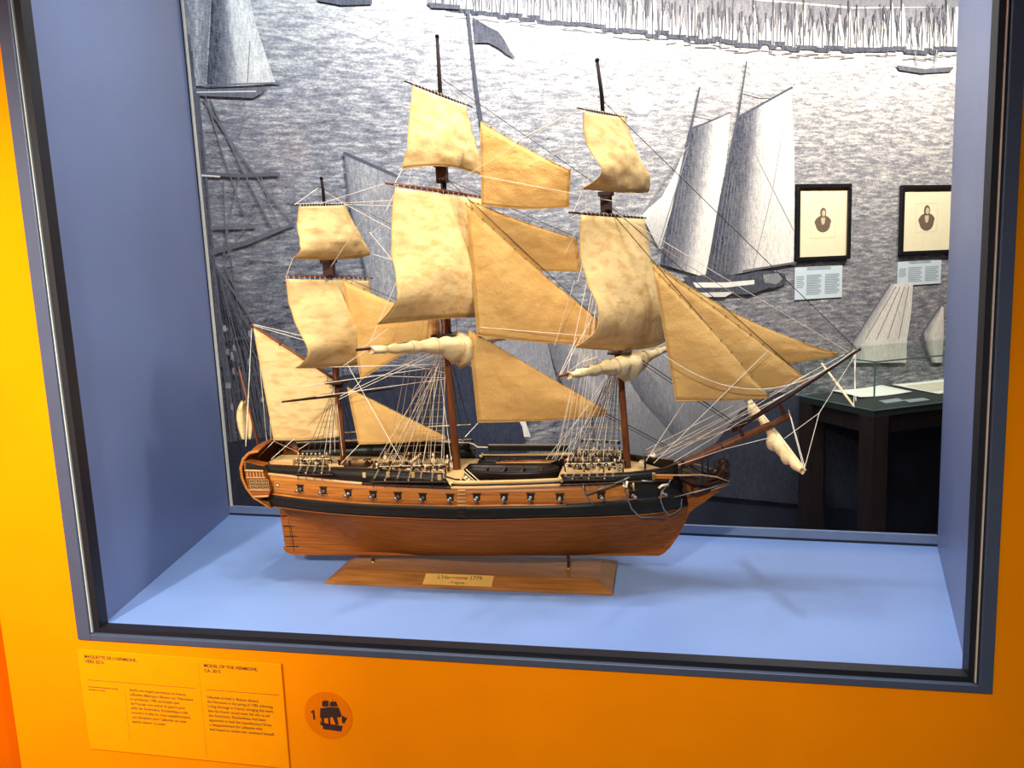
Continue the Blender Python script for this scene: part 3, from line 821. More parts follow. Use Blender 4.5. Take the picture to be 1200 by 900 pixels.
# ------------------------------------------------------------------ display stand
YS = 0.36                                                    # the model's centre plane
st = empty('display_stand', (0.715, 0.3626, ZF), 'brown wooden stand with sloped edges and a brass nameplate under the model ship', 'stand')
sx0, sx1, sy0, sy1 = .3875, 1.0435, .269, .456; e = .034; h1, h2 = .006, .022
lo = [(sx0, sy0), (sx1, sy0), (sx1, sy1), (sx0, sy1)]; hi = [(sx0 + e, sy0 + e), (sx1 - e, sy0 + e), (sx1 - e, sy1 - e), (sx0 + e, sy1 - e)]
vs = [(x, y, ZF) for x, y in lo] + [(x, y, ZF + h1) for x, y in lo] + [(x, y, ZF + h2) for x, y in hi]
b = MB(); b.add(vs, [(3, 2, 1, 0)] + [(i, (i + 1) % 4, 4 + (i + 1) % 4, 4 + i) for i in range(4)] + [(4 + i, 4 + (i + 1) % 4, 8 + (i + 1) % 4, 8 + i) for i in range(4)] + [(8, 9, 10, 11)], M['standwood'])
b.build('board', st, bevel=.0008)
# ------------------------------------------------------------------ the model ship
ship = empty('model_ship', (0.70, YS, ZF + .05), 'three-masted wooden model ship with cream cloth sails on the brown stand', 'model ship')


def cp(u, v, dv=0.0): return on_y(u, v, YS + dv)             # point on (or beside) the centre plane


# half breadth along the hull: s = 0 at the stern, 1 at the stem
BS = pchip([0, .06, .15, .3, .5, .68, .80, .88, .94, .975, 1.0], [.082, .090, .103, .118, .125, .122, .110, .088, .057, .033, .008])


class Level:
    """one fore-and-aft line of the starboard side, read from the photograph and set at the hull's breadth"""
    def __init__(self, px, k=1.0):
        self.k = k
        p0 = on_y(*px[0], YS - BS(0) * k); p1 = on_y(*px[-1], YS - BS(1) * k)
        self.x0, self.x1 = p0[0], p1[0]; S = []; Z = []
        for (u, v) in px:
            s = .5
            for _ in range(40):
                p = on_y(u, v, YS - BS(min(max(s, 0), 1)) * k); s = .5 * s + .5 * (p[0] - self.x0) / (self.x1 - self.x0)
            S.append(s); Z.append(p[2])
        self.z = pchip(S, Z); self.S = S

    def b(self, s): return BS(min(max(s, 0), 1)) * self.k
    def x(self, s): return self.x0 + (self.x1 - self.x0) * s
    def p(self, s, side=-1, ins=0.0, dz=0.0):
        return np.array([self.x(s), YS + side * max(self.b(s) - ins, .002), self.z(s) + dz])

    def s_at(self, u, v=560):
        s = .5
        for _ in range(60): p = on_y(u, v, YS - self.b(s)); s = .5 * s + .5 * (p[0] - self.x0) / (self.x1 - self.x0)
        return s


L1 = Level([(318, 593), (370, 600), (450, 606), (535, 609), (600, 608.5), (656, 607), (700, 606), (740, 604), (780, 600), (806, 592)], .99)     # lower edge of the black band
L2 = Level([(310, 577), (353, 583), (445, 590), (530, 592.5), (600, 592), (656, 591), (700, 588.5), (740, 585), (780, 581), (803, 576)], 1.0)   # its upper edge
L3 = Level([(303, 554), (350, 559), (425, 566.5), (535, 571.5), (600, 570.5), (656, 568.5), (700, 567), (740, 565), (775, 563.5), (797, 562)], .97)  # moulding
QT = Level([(289, 542), (310, 545.5), (420, 549.5), (520, 556), (600, 558), (656, 557.5), (700, 556.5), (740, 554.5), (775, 550), (796, 544)], .93)  # top of the bulwarks
NS = 61
SS = [i / (NS - 1) for i in range(NS)]
zkeel_a = cp(345, 648); zkeel_b = cp(772, 650)
xk0, xk1 = cp(343.5, 645)[0], cp(772, 648)[0]
zk = lambda x: zkeel_a[2] + (zkeel_b[2] - zkeel_a[2]) * (x - zkeel_a[0]) / (zkeel_b[0] - zkeel_a[0])


def bottom(s, f, side):
    """point of the underwater body: f = 0 at the keel, 1 at the lower edge of the black band"""
    ex = np.interp(s, [0, .1, .22, .38, .55, .72, .86, 1], [5.5, 2.4, 1.0, .52, .42, .48, .75, 1.0])
    xb = xk0 + (xk1 - xk0) * s; xt = L1.x(s)
    g = f if s < .5 else f + (1 - (1 - f) ** 2 - f) * (s - .5) * 2
    w0 = max(0.0, 1 - s / .12); gs = .2 * f / .9 if f < .9 else .2 + .8 * (f - .9) / .1; g = g * (1 - w0) + gs * w0
    x = xb + (xt - xb) * g; zb = zk(xb) + .004
    z = zb + (L1.z(s) - zb) * f
    y = .005 + (L1.b(s) - .005) * (f ** ex if f > 0 else 0)
    return np.array([x, YS + side * y, z])


FS = [0, .06, .14, .24, .36, .5, .64, .78, .9, .95, 1.0]
hb = MB()
for side in (-1, 1): hb.grid([[bottom(s, f, side) for s in SS] for f in FS], M['mahogany'])
hb.grid([[bottom(0, f, -1), bottom(0, f, 1)] for f in FS], M['mahogany'], False)
hb.grid([[bottom(s, 0, -1), bottom(s, 0, 1)] for s in SS], M['mahogany'], False)
hull = hb.build('hull', ship)
# keel, sternpost, stem with its knee
b = MB(); q = [cp(345, 649.3), cp(335.5, 645.5), cp(333, 640), cp(772, 645), cp(780, 646), cp(772, 650.3)]
b.prism([p + [0, -.006, 0] for p in q], (0, .012, 0), M['mahogany']); b.build('keel', hull)
b = MB(); q = [cp(772, 650.3), cp(778, 647.5), cp(785, 641), cp(794.5, 628), cp(801, 615), cp(808, 600), cp(815, 594), cp(824, 588.5), cp(838, 578), cp(852, 569), cp(846, 560), cp(815, 566), cp(799, 563), cp(799, 600), cp(786, 630), cp(768, 645)]
b.prism([p + [0, -.0065, 0] for p in q], (0, .013, 0), M['mahogany']); b.build('stem', hull, bevel=.001)
b = MB(); q = [cp(328.5, 597), cp(336, 646.5), cp(344, 646.5), cp(337.5, 598)]
b.prism([p + [0, -.005, 0] for p in q], (0, .010, 0), M['mahogany']); rud = b.build('rudder', ship, bevel=.001)
b = MB(); b.tube([cp(338.6, 598, -.0062), cp(344.6, 646, -.0062)], .0009, M['blackpaint'], 5)
for t in (.14, .4, .65, .9):
    a = cp(329.5 + 7 * t, 598 + 47 * t, -.0062); c = cp(337 + 8 * t + 6, 598 + 47 * t, -.0062); b.tube([a, c], .0011, M['iron'], 5)
b.build('hinge', rud)
# black band, honey strake
for nm, A, Bv, m in (('black_band', L1, L2, 'blackpaint'), ('gun_strake', L2, L3, 'orangewood')):
    b = MB()
    cut = A.s_at(737, 590) if nm == 'gun_strake' else 2
    for side in (-1, 1):
        sa = [s for s in SS if s < cut]; sb = [s for s in SS if s >= cut]
        if sb and sa: sa = sa + [sb[0]]
        for lst, mm in ((sa, m), (sb, 'blackpaint')):
            if len(lst) > 1: b.grid([[A.p(s, side) * (1 - t) + Bv.p(s, side) * t for s in lst] for t in (0, .33, .66, 1)], M[mm])
    b.grid([[A.p(0, -1) * (1 - t) + Bv.p(0, -1) * t, A.p(0, 1) * (1 - t) + Bv.p(0, 1) * t] for t in (0, 1)], M['mahogany'], False)
    b.build(nm, hull, solid=.003)
# stern counter joining the overhanging transom to the bottom
b = MB(); b.grid([[bottom(0, 1, -1), bottom(0, 1, 1)], [L1.p(0, -1), L1.p(0, 1)]], M['mahogany'], False); b.build('counter', hull)
# rubbing strakes along the moulding
s_a, s_b, s_c, s_d = L3.s_at(425, 566), L3.s_at(529, 571), L3.s_at(657, 568), L3.s_at(309, 555)
def strake(lv, s0, s1, r, m, side, dz=0.0, n=24):
    b = MB(); b.tube([lv.p(s0 + (s1 - s0) * i / n, side, -.002, dz) for i in range(n + 1)], r, M[m], 6); return b.build('rubbing_strake', hull)
for side in (-1, 1):
    strake(L3, s_d, s_a, .0034, 'lightwood', side); strake(L3, s_a, s_b, .0032, 'darkwood', side); strake(L3, s_b, s_c, .0038, 'lightwood', side); strake(L3, s_c, .985, .0030, 'darkwood', side)
    strake(L2, 0.01, s_c, .0022, 'orangewood', side); strake(L1, 0.01, .97, .0016, 'mahogany', side)
# waist rail (pale) above the moulding between the two bulwarks
for side in (-1, 1):
    b = MB(); b.tube([L3.p(s_b + .005 + (s_c - s_b - .005) * i / 16, side, .002, .0105) for i in range(17)], .0042, M['deckwood'], 6); b.build('waist_rail', hull)
    b = MB(); b.grid([[L3.p(s_b + (s_c - s_b) * i / 16, side, .001, dz) for i in range(17)] for dz in (0, .009)], M['blackpaint']); b.build('waist_strip', hull, solid=.002)
# quarterdeck and forecastle bulwarks with cap rails
q0, q1, q2 = 0.0, QT.s_at(520, 556), QT.s_at(529, 560)
f0 = QT.s_at(657, 558)
def wallband(s0, s1, n, taper=None):
    b = MB()
    for side in (-1, 1):
        G = [[], [], []]
        for i in range(n + 1):
            s = s0 + (s1 - s0) * i / n; lo_, hi_ = L3.p(s, side), QT.p(s, side)
            for r, t in enumerate((0, .5, 1)): G[r].append(lo_ * (1 - t) + hi_ * t)
        b.grid(G, M['blackpaint'])
    return b
o = wallband(0, q1, 34).build('quarterdeck_bulwark', ship, solid=.0035)
o2 = wallband(f0, .995, 24).build('forecastle_bulwark', ship, solid=.0035)
def cap(s0, s1, parent, m='darkwood', n=26):
    for side in (-1, 1):
        b = MB(); b.tube([QT.p(s0 + (s1 - s0) * i / n, side, 0, .0012) for i in range(n + 1)], .0026, M[m], 6)
        if s0 == 0: b.tube([QT.p(q1, side, 0, .0012), QT.p(q1 + .006, side, 0, -.005), QT.p(q2 + .008, side, 0, -.010), QT.p(q2 + .018, side, 0, -.010)], .0022, M[m], 6)
        b.build('cap_rail', parent)
cap(0, q1, o); cap(f0, .995, o2)
for side in (-1, 1):
    b = MB(); b.tube([QT.p(q1 * i / 20, side, -.001, -.0085) * 1.0 for i in range(21)], .0012, M['darkwood'], 5); b.build('sheer_line', o)
for side in (-1, 1):                                            # thin upper rail on stanchions along the quarterdeck; far cream paints the cap rail's highlight
    b = MB(); h = .017
    b.tube([QT.p(.05 + (q1 - .05) * i / 20, side, .004, h) for i in range(21)] + [QT.p(q1 + .012, side, .004, h - .004), QT.p(q1 + .02, side, .004, h - .010), QT.p(q1 + .045, side, .004, h - .010)], .0011, M['cream' if side > 0 else 'darkwood'], 5)
    for i in range(9):
        s = .06 + (q1 - .06) * i / 8; b.tube([QT.p(s, side, .004, 0), QT.p(s, side, .004, h)], .0009, M['iron'], 5)
    if side > 0: b.grid([[QT.p(.05 + (q1 - .05) * i / 20, side, .004, dz) for i in range(21)] for dz in (.001, h * .8)], M['blackpaint'])
    if side > 0: b.build('hammock_rail', hull, solid=.001)
# decks
def deck(name, s0, s1, dz, m, n=30, ins=.004, lv=None):
    lv = lv or L3; b = MB()
    G = []
    for j in range(7):
        t = -1 + 2 * j / 6; row = []
        for i in range(n + 1):
            s = s0 + (s1 - s0) * i / n; p = lv.p(s, -1, ins, dz); w = YS - p[1]
            row.append((p[0], YS + t * w, p[2] + .004 * (1 - t * t)))
        G.append(row)
    b.grid(G, m); return b.build(name, hull, solid=.002, offset=-1)
deck('quarterdeck', .01, s_b + .012, .004, M['deckwood']); deck('forecastle_deck', s_c - .01, .99, .006, M['deckwood']); deck('main_deck', s_b, s_c, -.016, M['orangewood'])
for sx, nm in ((s_b + .012, 'quarterdeck_bulkhead'), (s_c - .01, 'forecastle_bulkhead')):
    b = MB(); p, r_ = L3.p(sx, -1, .004), L3.p(sx, 1, .004)
    b.prism([p + [0, 0, -.02], r_ + [0, 0, -.02], r_ + [0, 0, .004], p + [0, 0, .004]], (.002, 0, 0), M['darkwood']); b.build(nm, hull)


def hp(u, v, out=0.0):
    """point of the starboard topside under a pixel; also the outward direction there"""
    s = L2.s_at(u, v); lo_, hi_ = L2.p(s), L3.p(s)
    p = on_y(u, v, YS - .985 * BS(s)); t1 = L2.p(min(s + .01, 1)) - L2.p(max(s - .01, 0)); t1[2] = 0; t1 /= np.linalg.norm(t1)
    n = np.array([t1[1], -t1[0], 0]); return p + n * out, t1, n


# gun ports with their barrels
for (u, v) in ((353, 572), (380, 574.5), (409, 577.5), (438, 579.5), (467, 581), (496, 582.3), (528, 583), (559, 582.5), (591, 582.5), (622, 582), (656, 582.5), (704, 580.5), (741, 579.5), (775, 577)):
    p, t, n = hp(u, v); g = .0072
    b = MB(); b.obox(p + n * .0016, t * g, n * .0022, up * g, M['iron']); port = b.build('gun_port', ship)
    b = MB(); b.obox(p + n * .003 - up * (g + .0012), t * (g + .002), n * .003, up * .0014, M['orangewood']); b.obox(p + n * .003 + up * (g + .001), t * (g + .002), n * .0025, up * .001, M['darkwood']); b.build('port_lid_frame', port)
    b = MB(); a = p - up * .0015
    b.tube([a, a + n * .006, a + n * .0061, a + n * .018, a + n * .0185, a + n * .020], [.0046, .0040, .0036, .0031, .0042, .0040], M['pewter'], 10); b.build('gun_barrel', port)
# small round scuttle near the stern and boarding steps
p, t, n = hp(326, 568.5); b = MB(); b.ring(p + n * .002, .0036, .0012, n, M['darkwood']); b.tube([p, p + n * .003], .003, M['cream'], 8); b.build('scuttle', hull)
for i in range(8):
    v = 574.5 + i * 4.2; p, t, n = hp(541.5, min(v, 592)); p = on_y(541.5, v, p[1] - .001)
    b = MB(); b.obox(p - [0, .002, 0], (.0085, 0, 0), (0, .003, 0), (0, 0, .0012), M['lightwood' if v < 592 else 'darkwood']); b.build('boarding_step', hull)
# quarter gallery and transom
def qg(u, v, out=0.0): return on_y(u, v, YS - .092 - out)
for side in (-1, 1):
    F = (lambda p: p) if side < 0 else (lambda p: np.array([p[0], 2 * YS - p[1], p[2]]))
    b = MB(); out = [(285, 541), (309, 546), (308.5, 552), (313, 565), (317, 575), (314, 583), (299, 584), (292.5, 577), (288, 562)]
    b.prism([F(qg(u, v, .010)) for u, v in out], (0, .030 * -side, 0), M['mahogany']); g = b.build('quarter_gallery', ship, bevel=.001)
    b = MB(); y = .0112
    b.prism([F(qg(u, v, y)) for u, v in ((288, 542), (309, 546.5), (308.3, 551.5), (287.5, 549.5))], (0, .002 * -side, 0), M['blackpaint'])
    for (u0, v0, u1, v1, r) in ((287, 551.3, 308.5, 552, .0022), (288.5, 559.5, 311, 559.8, .0014), (292, 574, 316.5, 574.4, .0016), (297, 582, 314.5, 581.5, .0022)):
        b.tube([F(qg(u0, v0, y)), F(qg(u1, v1, y))], r, M['lightwood'], 6)
    for i in range(6): b.tube([F(qg(289.5 + i * 3.6, 553.5, y)), F(qg(290.5 + i * 3.6, 558.5, y))], .0013, M['lightwood'], 5)
    b.build('moulding', g)
    for k in range(3):
        b = MB(); u = 292.5 + k * 7.6
        b.prism([F(qg(a, c, y)) for a, c in ((u, 562), (u + 6.4, 562.3), (u + 7.6, 573), (u + 1.8, 573))], (0, .0015 * -side, 0), M['iron'])
        for i in range(4): b.tube([F(qg(u + i * 2.13, 562, y + .001)), F(qg(u + 1.8 + i * 1.95, 573, y + .001))], .0007, M['lightwood'], 4)
        for i in range(4): b.tube([F(qg(u + i * .5, 562 + i * 3.6, y + .001)), F(qg(u + 6.6 + i * .4, 562.2 + i * 3.6, y + .001))], .0007, M['lightwood'], 4)
        b.build('window', g)
b = MB()
T = [(303, 529), (292, 531), (285.5, 538), (282.5, 548), (284, 560), (289, 572), (297, 583), (318, 596)]
row = [[on_y(u, v, YS - .088) for u, v in T]]; w = (-.088, -.04, 0, .04, .088)
b.grid([[np.array([p[0] - .010 * (1 - (q / .088) ** 2), YS + q, p[2] + .006 * (1 - (q / .088) ** 2)]) for p in row[0]] for q in w], M['mahogany'])
tr_ = b.build('transom', ship, solid=.003)
for side in (-1, 1):
    b = MB(); P_ = [on_y(u, v, YS - .094) for u, v in T]
    b.tube([np.array([p[0], YS + side * .094, p[2]]) for p in P_], [.003, .0036, .004, .004, .0036, .003, .0026, .002], M['orangewood'], 8); b.build('stern_timber', tr_)
b = MB()
for k in range(6):
    yy = YS - .068 + k * .0272; q = [on_y(u, v, YS - .088) for u, v in ((284, 557), (289, 570))]; dx = -.0145
    b.prism([(q[0][0] + dx, yy - .010, q[0][2] + .006), (q[0][0] + dx, yy + .010, q[0][2] + .006), (q[1][0] + dx, yy + .010, q[1][2]), (q[1][0] + dx, yy - .010, q[1][2])], (-.003, 0, 0), M['iron'])
b.build('stern_window', tr_)

# beakhead: head rails, knee carving, figurehead
def bh(u, v, w): return on_y(u, v, YS + w)
for side in (-1, 1):
    for pts, r in (([(797, 559, .03), (812, 566, .030), (830, 568, .022), (842, 564, .012), (850, 556, .008)], .0035),
                   ([(799, 574, .016), (815, 580, .018), (830, 575, .014), (842, 567, .010), (852, 562, .007)], .003),
                   ([(800, 550, .05), (812, 558, .042), (826, 563, .03), (840, 560, .016), (847, 551, .009)], .003)):
        b = MB(); P_ = [on_y(u, v, YS - w) for u, v, w in pts]
        b.tube([np.array([p[0], YS + side * (YS - p[1]), p[2]]) for p in P_], r, M['darkwood'], 6); b.build('head_rail', hull)
    for pts, r, m in (([(770, 557, .075), (800, 557, .055), (822, 556.5, .04), (840, 559, .028), (855, 564.5, .016)], .0015, 'lightwood'),
                      ([(789, 583, .035), (828, 573, .027), (855, 566, .016)], .0016, 'pewter'), ([(833, 574.5, .026), (856, 567.5, .0155)], .0013, 'pewter')):
        b = MB(); P_ = [on_y(u, v, YS - w) for u, v, w in pts]
        b.tube([np.array([p[0], YS + side * (YS - p[1]), p[2]]) for p in P_], r, M[m], 6); b.build('bumkin', hull)
b = MB(); b.prism([bh(u, v, -.006) for u, v in ((797, 562), (812, 567), (830, 566), (842, 560), (848, 550), (846, 541), (852, 545), (856, 556), (852, 568), (836, 578), (822, 588), (806, 594))], (0, .012, 0), M['darkwood'])
b.build('head_knee', hull)
b = MB()
b.prism([bh(u, v, -.034) for u, v in ((797, 561), (806, 564), (818, 567), (814, 560), (800, 556))], (0, .068, 0), M['darkwood']); b.build('head_grating', hull)
b = MB()
for k in range(4):
    u = 800 + k * 9; b.prism([bh(q, r_, -.018 + k * .003) for q, r_ in ((u, 566), (u + 3, 566), (u + 4, 581 - k * 2), (u + 1, 582 - k * 2))], (0, .003, 0), M['darkwood'])
b.build('head_timber', hull)
b = MB()                                                       # carved figurehead: body, raised head, mane scroll, fore paw
b.tube([bh(836, 566, 0), bh(843, 558, 0), bh(848, 549, 0), bh(849, 541, 0)], [.010, .012, .011, .008], M['darkwood'], 10)
b.ball(bh(847.5, 541.5, 0), .0105, M['darkwood'], 12, 8, (1.05, .8, 1.0)); b.ball(bh(852.5, 545, 0), .006, M['darkwood'], 10, 6, (1.2, .8, .8))
for sd in (-1, 1):
    b.ring(bh(840.5, 543.5, sd * .007), .0065, .0022, (0, 1, 0), M['darkwood'], 14, 6); b.tube([bh(848, 550, sd * .006), bh(853, 553, sd * .008), bh(854, 559, sd * .007)], [.005, .004, .0035], M['darkwood'], 8)
    b.ball(bh(844, 538.5, sd * .005), .003, M['darkwood'], 8, 5); b.ball(bh(838, 552, sd * .010), .0022, M['pewter'], 8, 5)
    b.tube([bh(829, 556, sd * .012), bh(835, 550, sd * .010), bh(841, 547, sd * .008)], .003, M['darkwood'], 6)
b.build('figurehead', hull)
# cathead with its tackle
b = MB(); b.obox(bh(778, 558.5, -.098), (.018, 0, 0), (0, .004, 0), (0, 0, .0036), M['orangewood']); b.obox(bh(766, 558, -.104), (.003, 0, 0), (0, .006, 0), (0, 0, .006), M['brass']); b.build('cathead', hull)


def anchor(name, shank, arms, stock, m='pewter'):
    b = MB(); b.tube(shank, .0018, M[m], 6); b.tube(arms, [.0013] + [.0018] * (len(arms) - 2) + [.0013], M[m], 6)
    b.tube(stock, .0016, M[m], 6); return b.build(name, hull)


def hs(u, v, out=.006):
    s = min(max(L2.s_at(u, min(v, 592)), 0), 1); return on_y(u, v, YS - BS(s) - out)


anchor('anchor', [hs(730, 563, .012), hs(708, 571, .012), hs(685, 579, .012)], [hs(683.5, 566, .008), hs(684, 573, .010), hs(685.5, 579, .012), hs(690, 585, .010), hs(697, 592, .008)], [hs(730, 563, .012), hs(738, 559, .012)])
anchor('anchor', [hs(731, 566), hs(732, 575), hs(740, 596), hs(750, 606), hs(778, 606.5)], [hs(784, 566), hs(775, 577), hs(774, 586), hs(778, 597), hs(784, 604), hs(793, 600), hs(798, 594), hs(799, 585)], [hs(782, 570), hs(786, 562)])
b = MB(); b.tube([hs(772, 572), hs(776, 569), hs(783, 568)], .003, M['cream'], 6); b.build('anchor_lashing', hull)
b = MB(); b.tube([hs(730, 569), hs(734, 571), hs(735, 564)], .003, M['cream'], 6); b.build('anchor_lashing', hull)
b = MB(); b.tube([hs(752, 563.5), hs(765, 564.5)], .0018, M['pewter'], 6); b.tube([hs(742, 566), hs(743, 575)], .0022, M['lightwood'], 6); b.build('fish_davit', hull)
# posts of the stand and the nameplate
for (u, v) in ((443, 652), (668, 660)):
    p = on_z(u, v, ZF + h2); p[1] = YS; zt = min(q.z for q in [Vector(cp(345, 649.3)), Vector(cp(772, 650.3))]) ; zt = cp(345, 649.3)[2] + (cp(772, 650.3)[2] - cp(345, 649.3)[2]) * (p[0] - cp(345, 649.3)[0]) / (cp(772, 650.3)[0] - cp(345, 649.3)[0])
    b = MB(); b.tube([(p[0], YS, ZF + h2 - .001), (p[0], YS, zt)], .0034, M['spar'], 10); b.tube([(p[0], YS, ZF + h2 - .001), (p[0], YS, ZF + h2 + .0015)], .006, M['brass'], 12); b.build('post', st)
n_b = np.array([0, -(h2 - h1), e]); n_b /= np.linalg.norm(n_b); upb = np.array([0, e, h2 - h1]); upb /= np.linalg.norm(upb)
def bev(x, t, l=0): return np.array([x, sy0 + e * t, ZF + h1 + (h2 - h1) * t]) + n_b * l
xa, xb = on_z(495, 683, ZF + .012)[0], on_z(577, 684, ZF + .012)[0]
b = MB(); b.prism([bev(xa, .10, .0003), bev(xb, .10, .0003), bev(xb, .93, .0003), bev(xa, .93, .0003)], n_b * .0012, M['plate'])
for x in (xa + .004, xb - .004): b.ball(bev(x, .5, .0018), .0014, M['brass'], 8, 5)
pl = b.build('nameplate', st)
text('engraving', "L'Hermione 1779", bev(xa + .03, .56, .0016), (1, 0, 0), .01, M['ink'], pl, width=(xb - xa) * .64, up=tuple(upb), lift=0)
text('engraving', "- Frégate -", bev(xa + .057, .2, .0016), (1, 0, 0), .01, M['ink'], pl, width=(xb - xa) * .28, up=tuple(upb), lift=0)

# ------------------------------------------------------------------ masts
PHI = math.radians(22.3)
YD = np.array([math.sin(PHI), math.cos(PHI), 0]); YN = np.array([math.cos(PHI), -math.sin(PHI), 0])   # along the braced yards; forward


def spar(b, pts, r, m, n=10): b.tube(pts, r, M[m], n)


def build_mast(name, lower, rl, top, rt, pole, rp, hounds, cross, m_low='mast', topsize=.04):
    b = MB(); spar(b, [cp(*q) for q in lower], rl, m_low, 12); o = b.build(name, ship)
    b = MB(); spar(b, [cp(*q) + [.009, 0, 0] for q in top], rt, 'mast', 10); b.build('topmast', o)
    b = MB(); spar(b, [cp(*q) + [.013, 0, 0] * np.array([1 if i == 0 else .9, 0, 0]) for i, q in enumerate(pole)], rp, 'pole', 8); b.ball(cp(*pole[-1]) + [.0117, 0, .001], rp[-1] * 1.4, M['pole'], 8, 5); b.build('topgallant_pole', o)
    c = cp(*hounds); b = MB()
    b.obox(c + [.006, 0, 0], (topsize * .62, 0, 0), (0, topsize, 0), (0, 0, .0022), M['darkwood'])
    b.obox(c + [.004, 0, -.008], (.010, 0, 0), (0, .006, 0), (0, 0, .008), M['darkwood'])
    for yy in (-.35, .35): b.obox(c + [.006, topsize * yy, -.004], (topsize * .5, 0, 0), (0, .002, 0), (0, 0, .002), M['darkwood'])
    b.build('mast_top', o)
    c = cp(*cross); b = MB()
    b.obox(c + [.008, 0, .004], (.012, 0, 0), (0, .008, 0), (0, 0, .020), M['spar']); b.obox(c + [.008, 0, .022], (.016, 0, 0), (0, .012, 0), (0, 0, .004), M['spar']); b.obox(c + [.008, 0, -.010], (.003, 0, 0), (0, .026, 0), (0, 0, .0018), M['spar'])
    b.obox(c + [.014, 0, -.010], (.0025, 0, 0), (0, .030, 0), (0, 0, .0018), M['spar']); b.build('crosstrees', o)
    b = MB(); ll = cp(*lower[-1]); b.obox(ll + [.005, 0, .0], (.014, 0, 0), (0, .008, 0), (0, 0, .004), M['darkwood']); b.build('mast_cap', o)
    return o


main = build_mast('main_mast', [(537.5, 566), (531, 500), (526, 440), (519.5, 368)], [.0088, .0088, .0082, .0066], [(521, 402), (517, 290), (513.2, 192)], [.0062, .0055, .0042],
                  [(514, 224), (509.5, 105), (506, 44)], [.0052, .0046, .0034], (520.5, 392), (514, 206))
fore = build_mast('fore_mast', [(736.5, 560), (732, 500), (727.5, 440), (720, 388)], [.0076, .0076, .0070, .0058], [(723, 420), (715, 320), (705.5, 228)], [.0056, .0050, .0038],
                  [(706, 252), (698.5, 112), (693, 72)], [.0050, .0044, .0034], (723.5, 412), (706, 240))
mizzen = build_mast('mizzen_mast', [(403, 545), (399, 490), (394.5, 445), (391, 428)], [.0068, .0066, .0060, .0052], [(392, 455), (387, 380), (381.5, 312)], [.0050, .0045, .0036],
                    [(382, 326), (373, 225), (371, 210)], [.0040, .0036, .0030], (394, 447), (382, 318), topsize=.032)

# ------------------------------------------------------------------ yards and square sails
def plane_at(u, v, fwd): return cp(u, v) + YN * fwd


class Rig:
    def __init__(self, mast_px, fwd): self.o = plane_at(*mast_px, fwd)
    def __call__(self, u, v, extra=0.0): return on_plane(u, v, self.o + YN * extra, YN)


def yard(rig, a, c, r, m='spar', name='yard'):
    A, B_ = rig(*a), rig(*c); b = MB()
    T = (0, .06, .2, .38, .5, .62, .8, .94, 1.0); R = (.5, .55, .75, .95, 1, .95, .75, .55, .5)
    spar(b, [A * (1 - t) + B_ * t for t in T], [r * q for q in R], m, 8); o = b.build(name, ship)
    mid = A * .5 + B_ * .5
    b = MB(); mpt = rig.o; b.ring(A + (B_ - A) * .5, r * 1.25, r * .35, B_ - A, M['iron'], 10, 5); b.build('sling', o)
    return A, B_, o


def square_sail(rig, HL, HR, CL, CR, belly, edge, arch, seed=0, name='square_sail', NU=18, NV=22, m='cloth', droop=0.0):
    hl, hr, cl, cr = (rig(*q, .004) for q in (HL, HR, CL, CR)); rn = random.Random(seed); ph = [rn.uniform(0, 6) for _ in range(8)]
    G = []
    for j in range(NV + 1):
        t = j / NV; row = []
        for i in range(NU + 1):
            u = min(1, max(0, (i - .6) / (NU - 1.2))) if 0 < i < NU else i / NU; a = 2 * u - 1
            p = (hl * (1 - u) + hr * u) * (1 - t) + (cl * (1 - u) + cr * u) * t
            e = math.sin(PI * t ** 3.0); c = math.sin(PI * .80 * t ** 1.3)
            B_ = edge * (1 if a < 0 else .3) * e * a * a + belly * c * (1 - a * a) ** .8
            wr = .0022 * math.sin(7 * u + 5 * t + ph[0]) * math.sin(9 * t + ph[1]) + .0014 * math.sin(19 * u - 8 * t + ph[2]) * math.sin(13 * t + ph[3]) + .0012 * math.sin(31 * t + 9 * u + ph[4]) * math.sin(11 * u + ph[5])
            p = p + YN * (B_ + wr * math.sin(PI * min(t * 1.6, 1) * .5 + .1)) + up * (arch * (1 - a * a) * t ** 4 - droop * (1 - a * a) * t ** 2)
            row.append(p)
        G.append(row)
    b = MB(); b.sail(G, M[m], M['clothhem']); o = b.build(name, ship, solid=.0009)
    b = MB(); ed = [G[j][0] for j in range(NV + 1)] + [G[NV][i] for i in range(1, NU + 1)] + [G[j][NU] for j in range(NV - 1, -1, -1)]
    b.tube(ed, .0010, M['hem'], 5); b.build('bolt_rope', o)
    b = MB()                                                    # lashings of the head to the yard
    for i in range(0, NU + 1): b.tube([G[0][i] + up * -.003 + YN * .001, G[0][i] + up * .006 + YN * .002, G[0][i] + up * .006 - YN * .006], .0005, M['rope'], 4)
    b.build('head_lacing', o)
    return G, o


R_mtg = Rig((511.5, 108), .012); yard(R_mtg, (474, 95), (553.5, 125.5), .0030)
R_mts = Rig((515, 222), .014); YMT = yard(R_mts, (451.5, 214.5), (578, 232.5), .0042, 'mast')
R_mc = Rig((523, 402), .020); YMC = yard(R_mc, (418, 410), (615, 388), .0058)
R_ftg = Rig((700, 131), .012); yard(R_ftg, (676.5, 126.5), (735, 138), .0028)
R_fts = Rig((709, 252), .014); YFT = yard(R_fts, (667, 249), (757, 255.5), .0040)
R_fc = Rig((725, 424), .020); YFC = yard(R_fc, (654.5, 441), (793, 403), .0055, 'mast')
R_ztg = Rig((375, 240), .010); yard(R_ztg, (341.5, 240.5), (406, 239), .0022)
R_zts = Rig((383, 324), .012); YZT = yard(R_zts, (331, 323), (437, 326), .0034, 'mast')
R_zc = Rig((397, 463), .016); YZC = yard(R_zc, (330.5, 471), (462, 455), .0042)

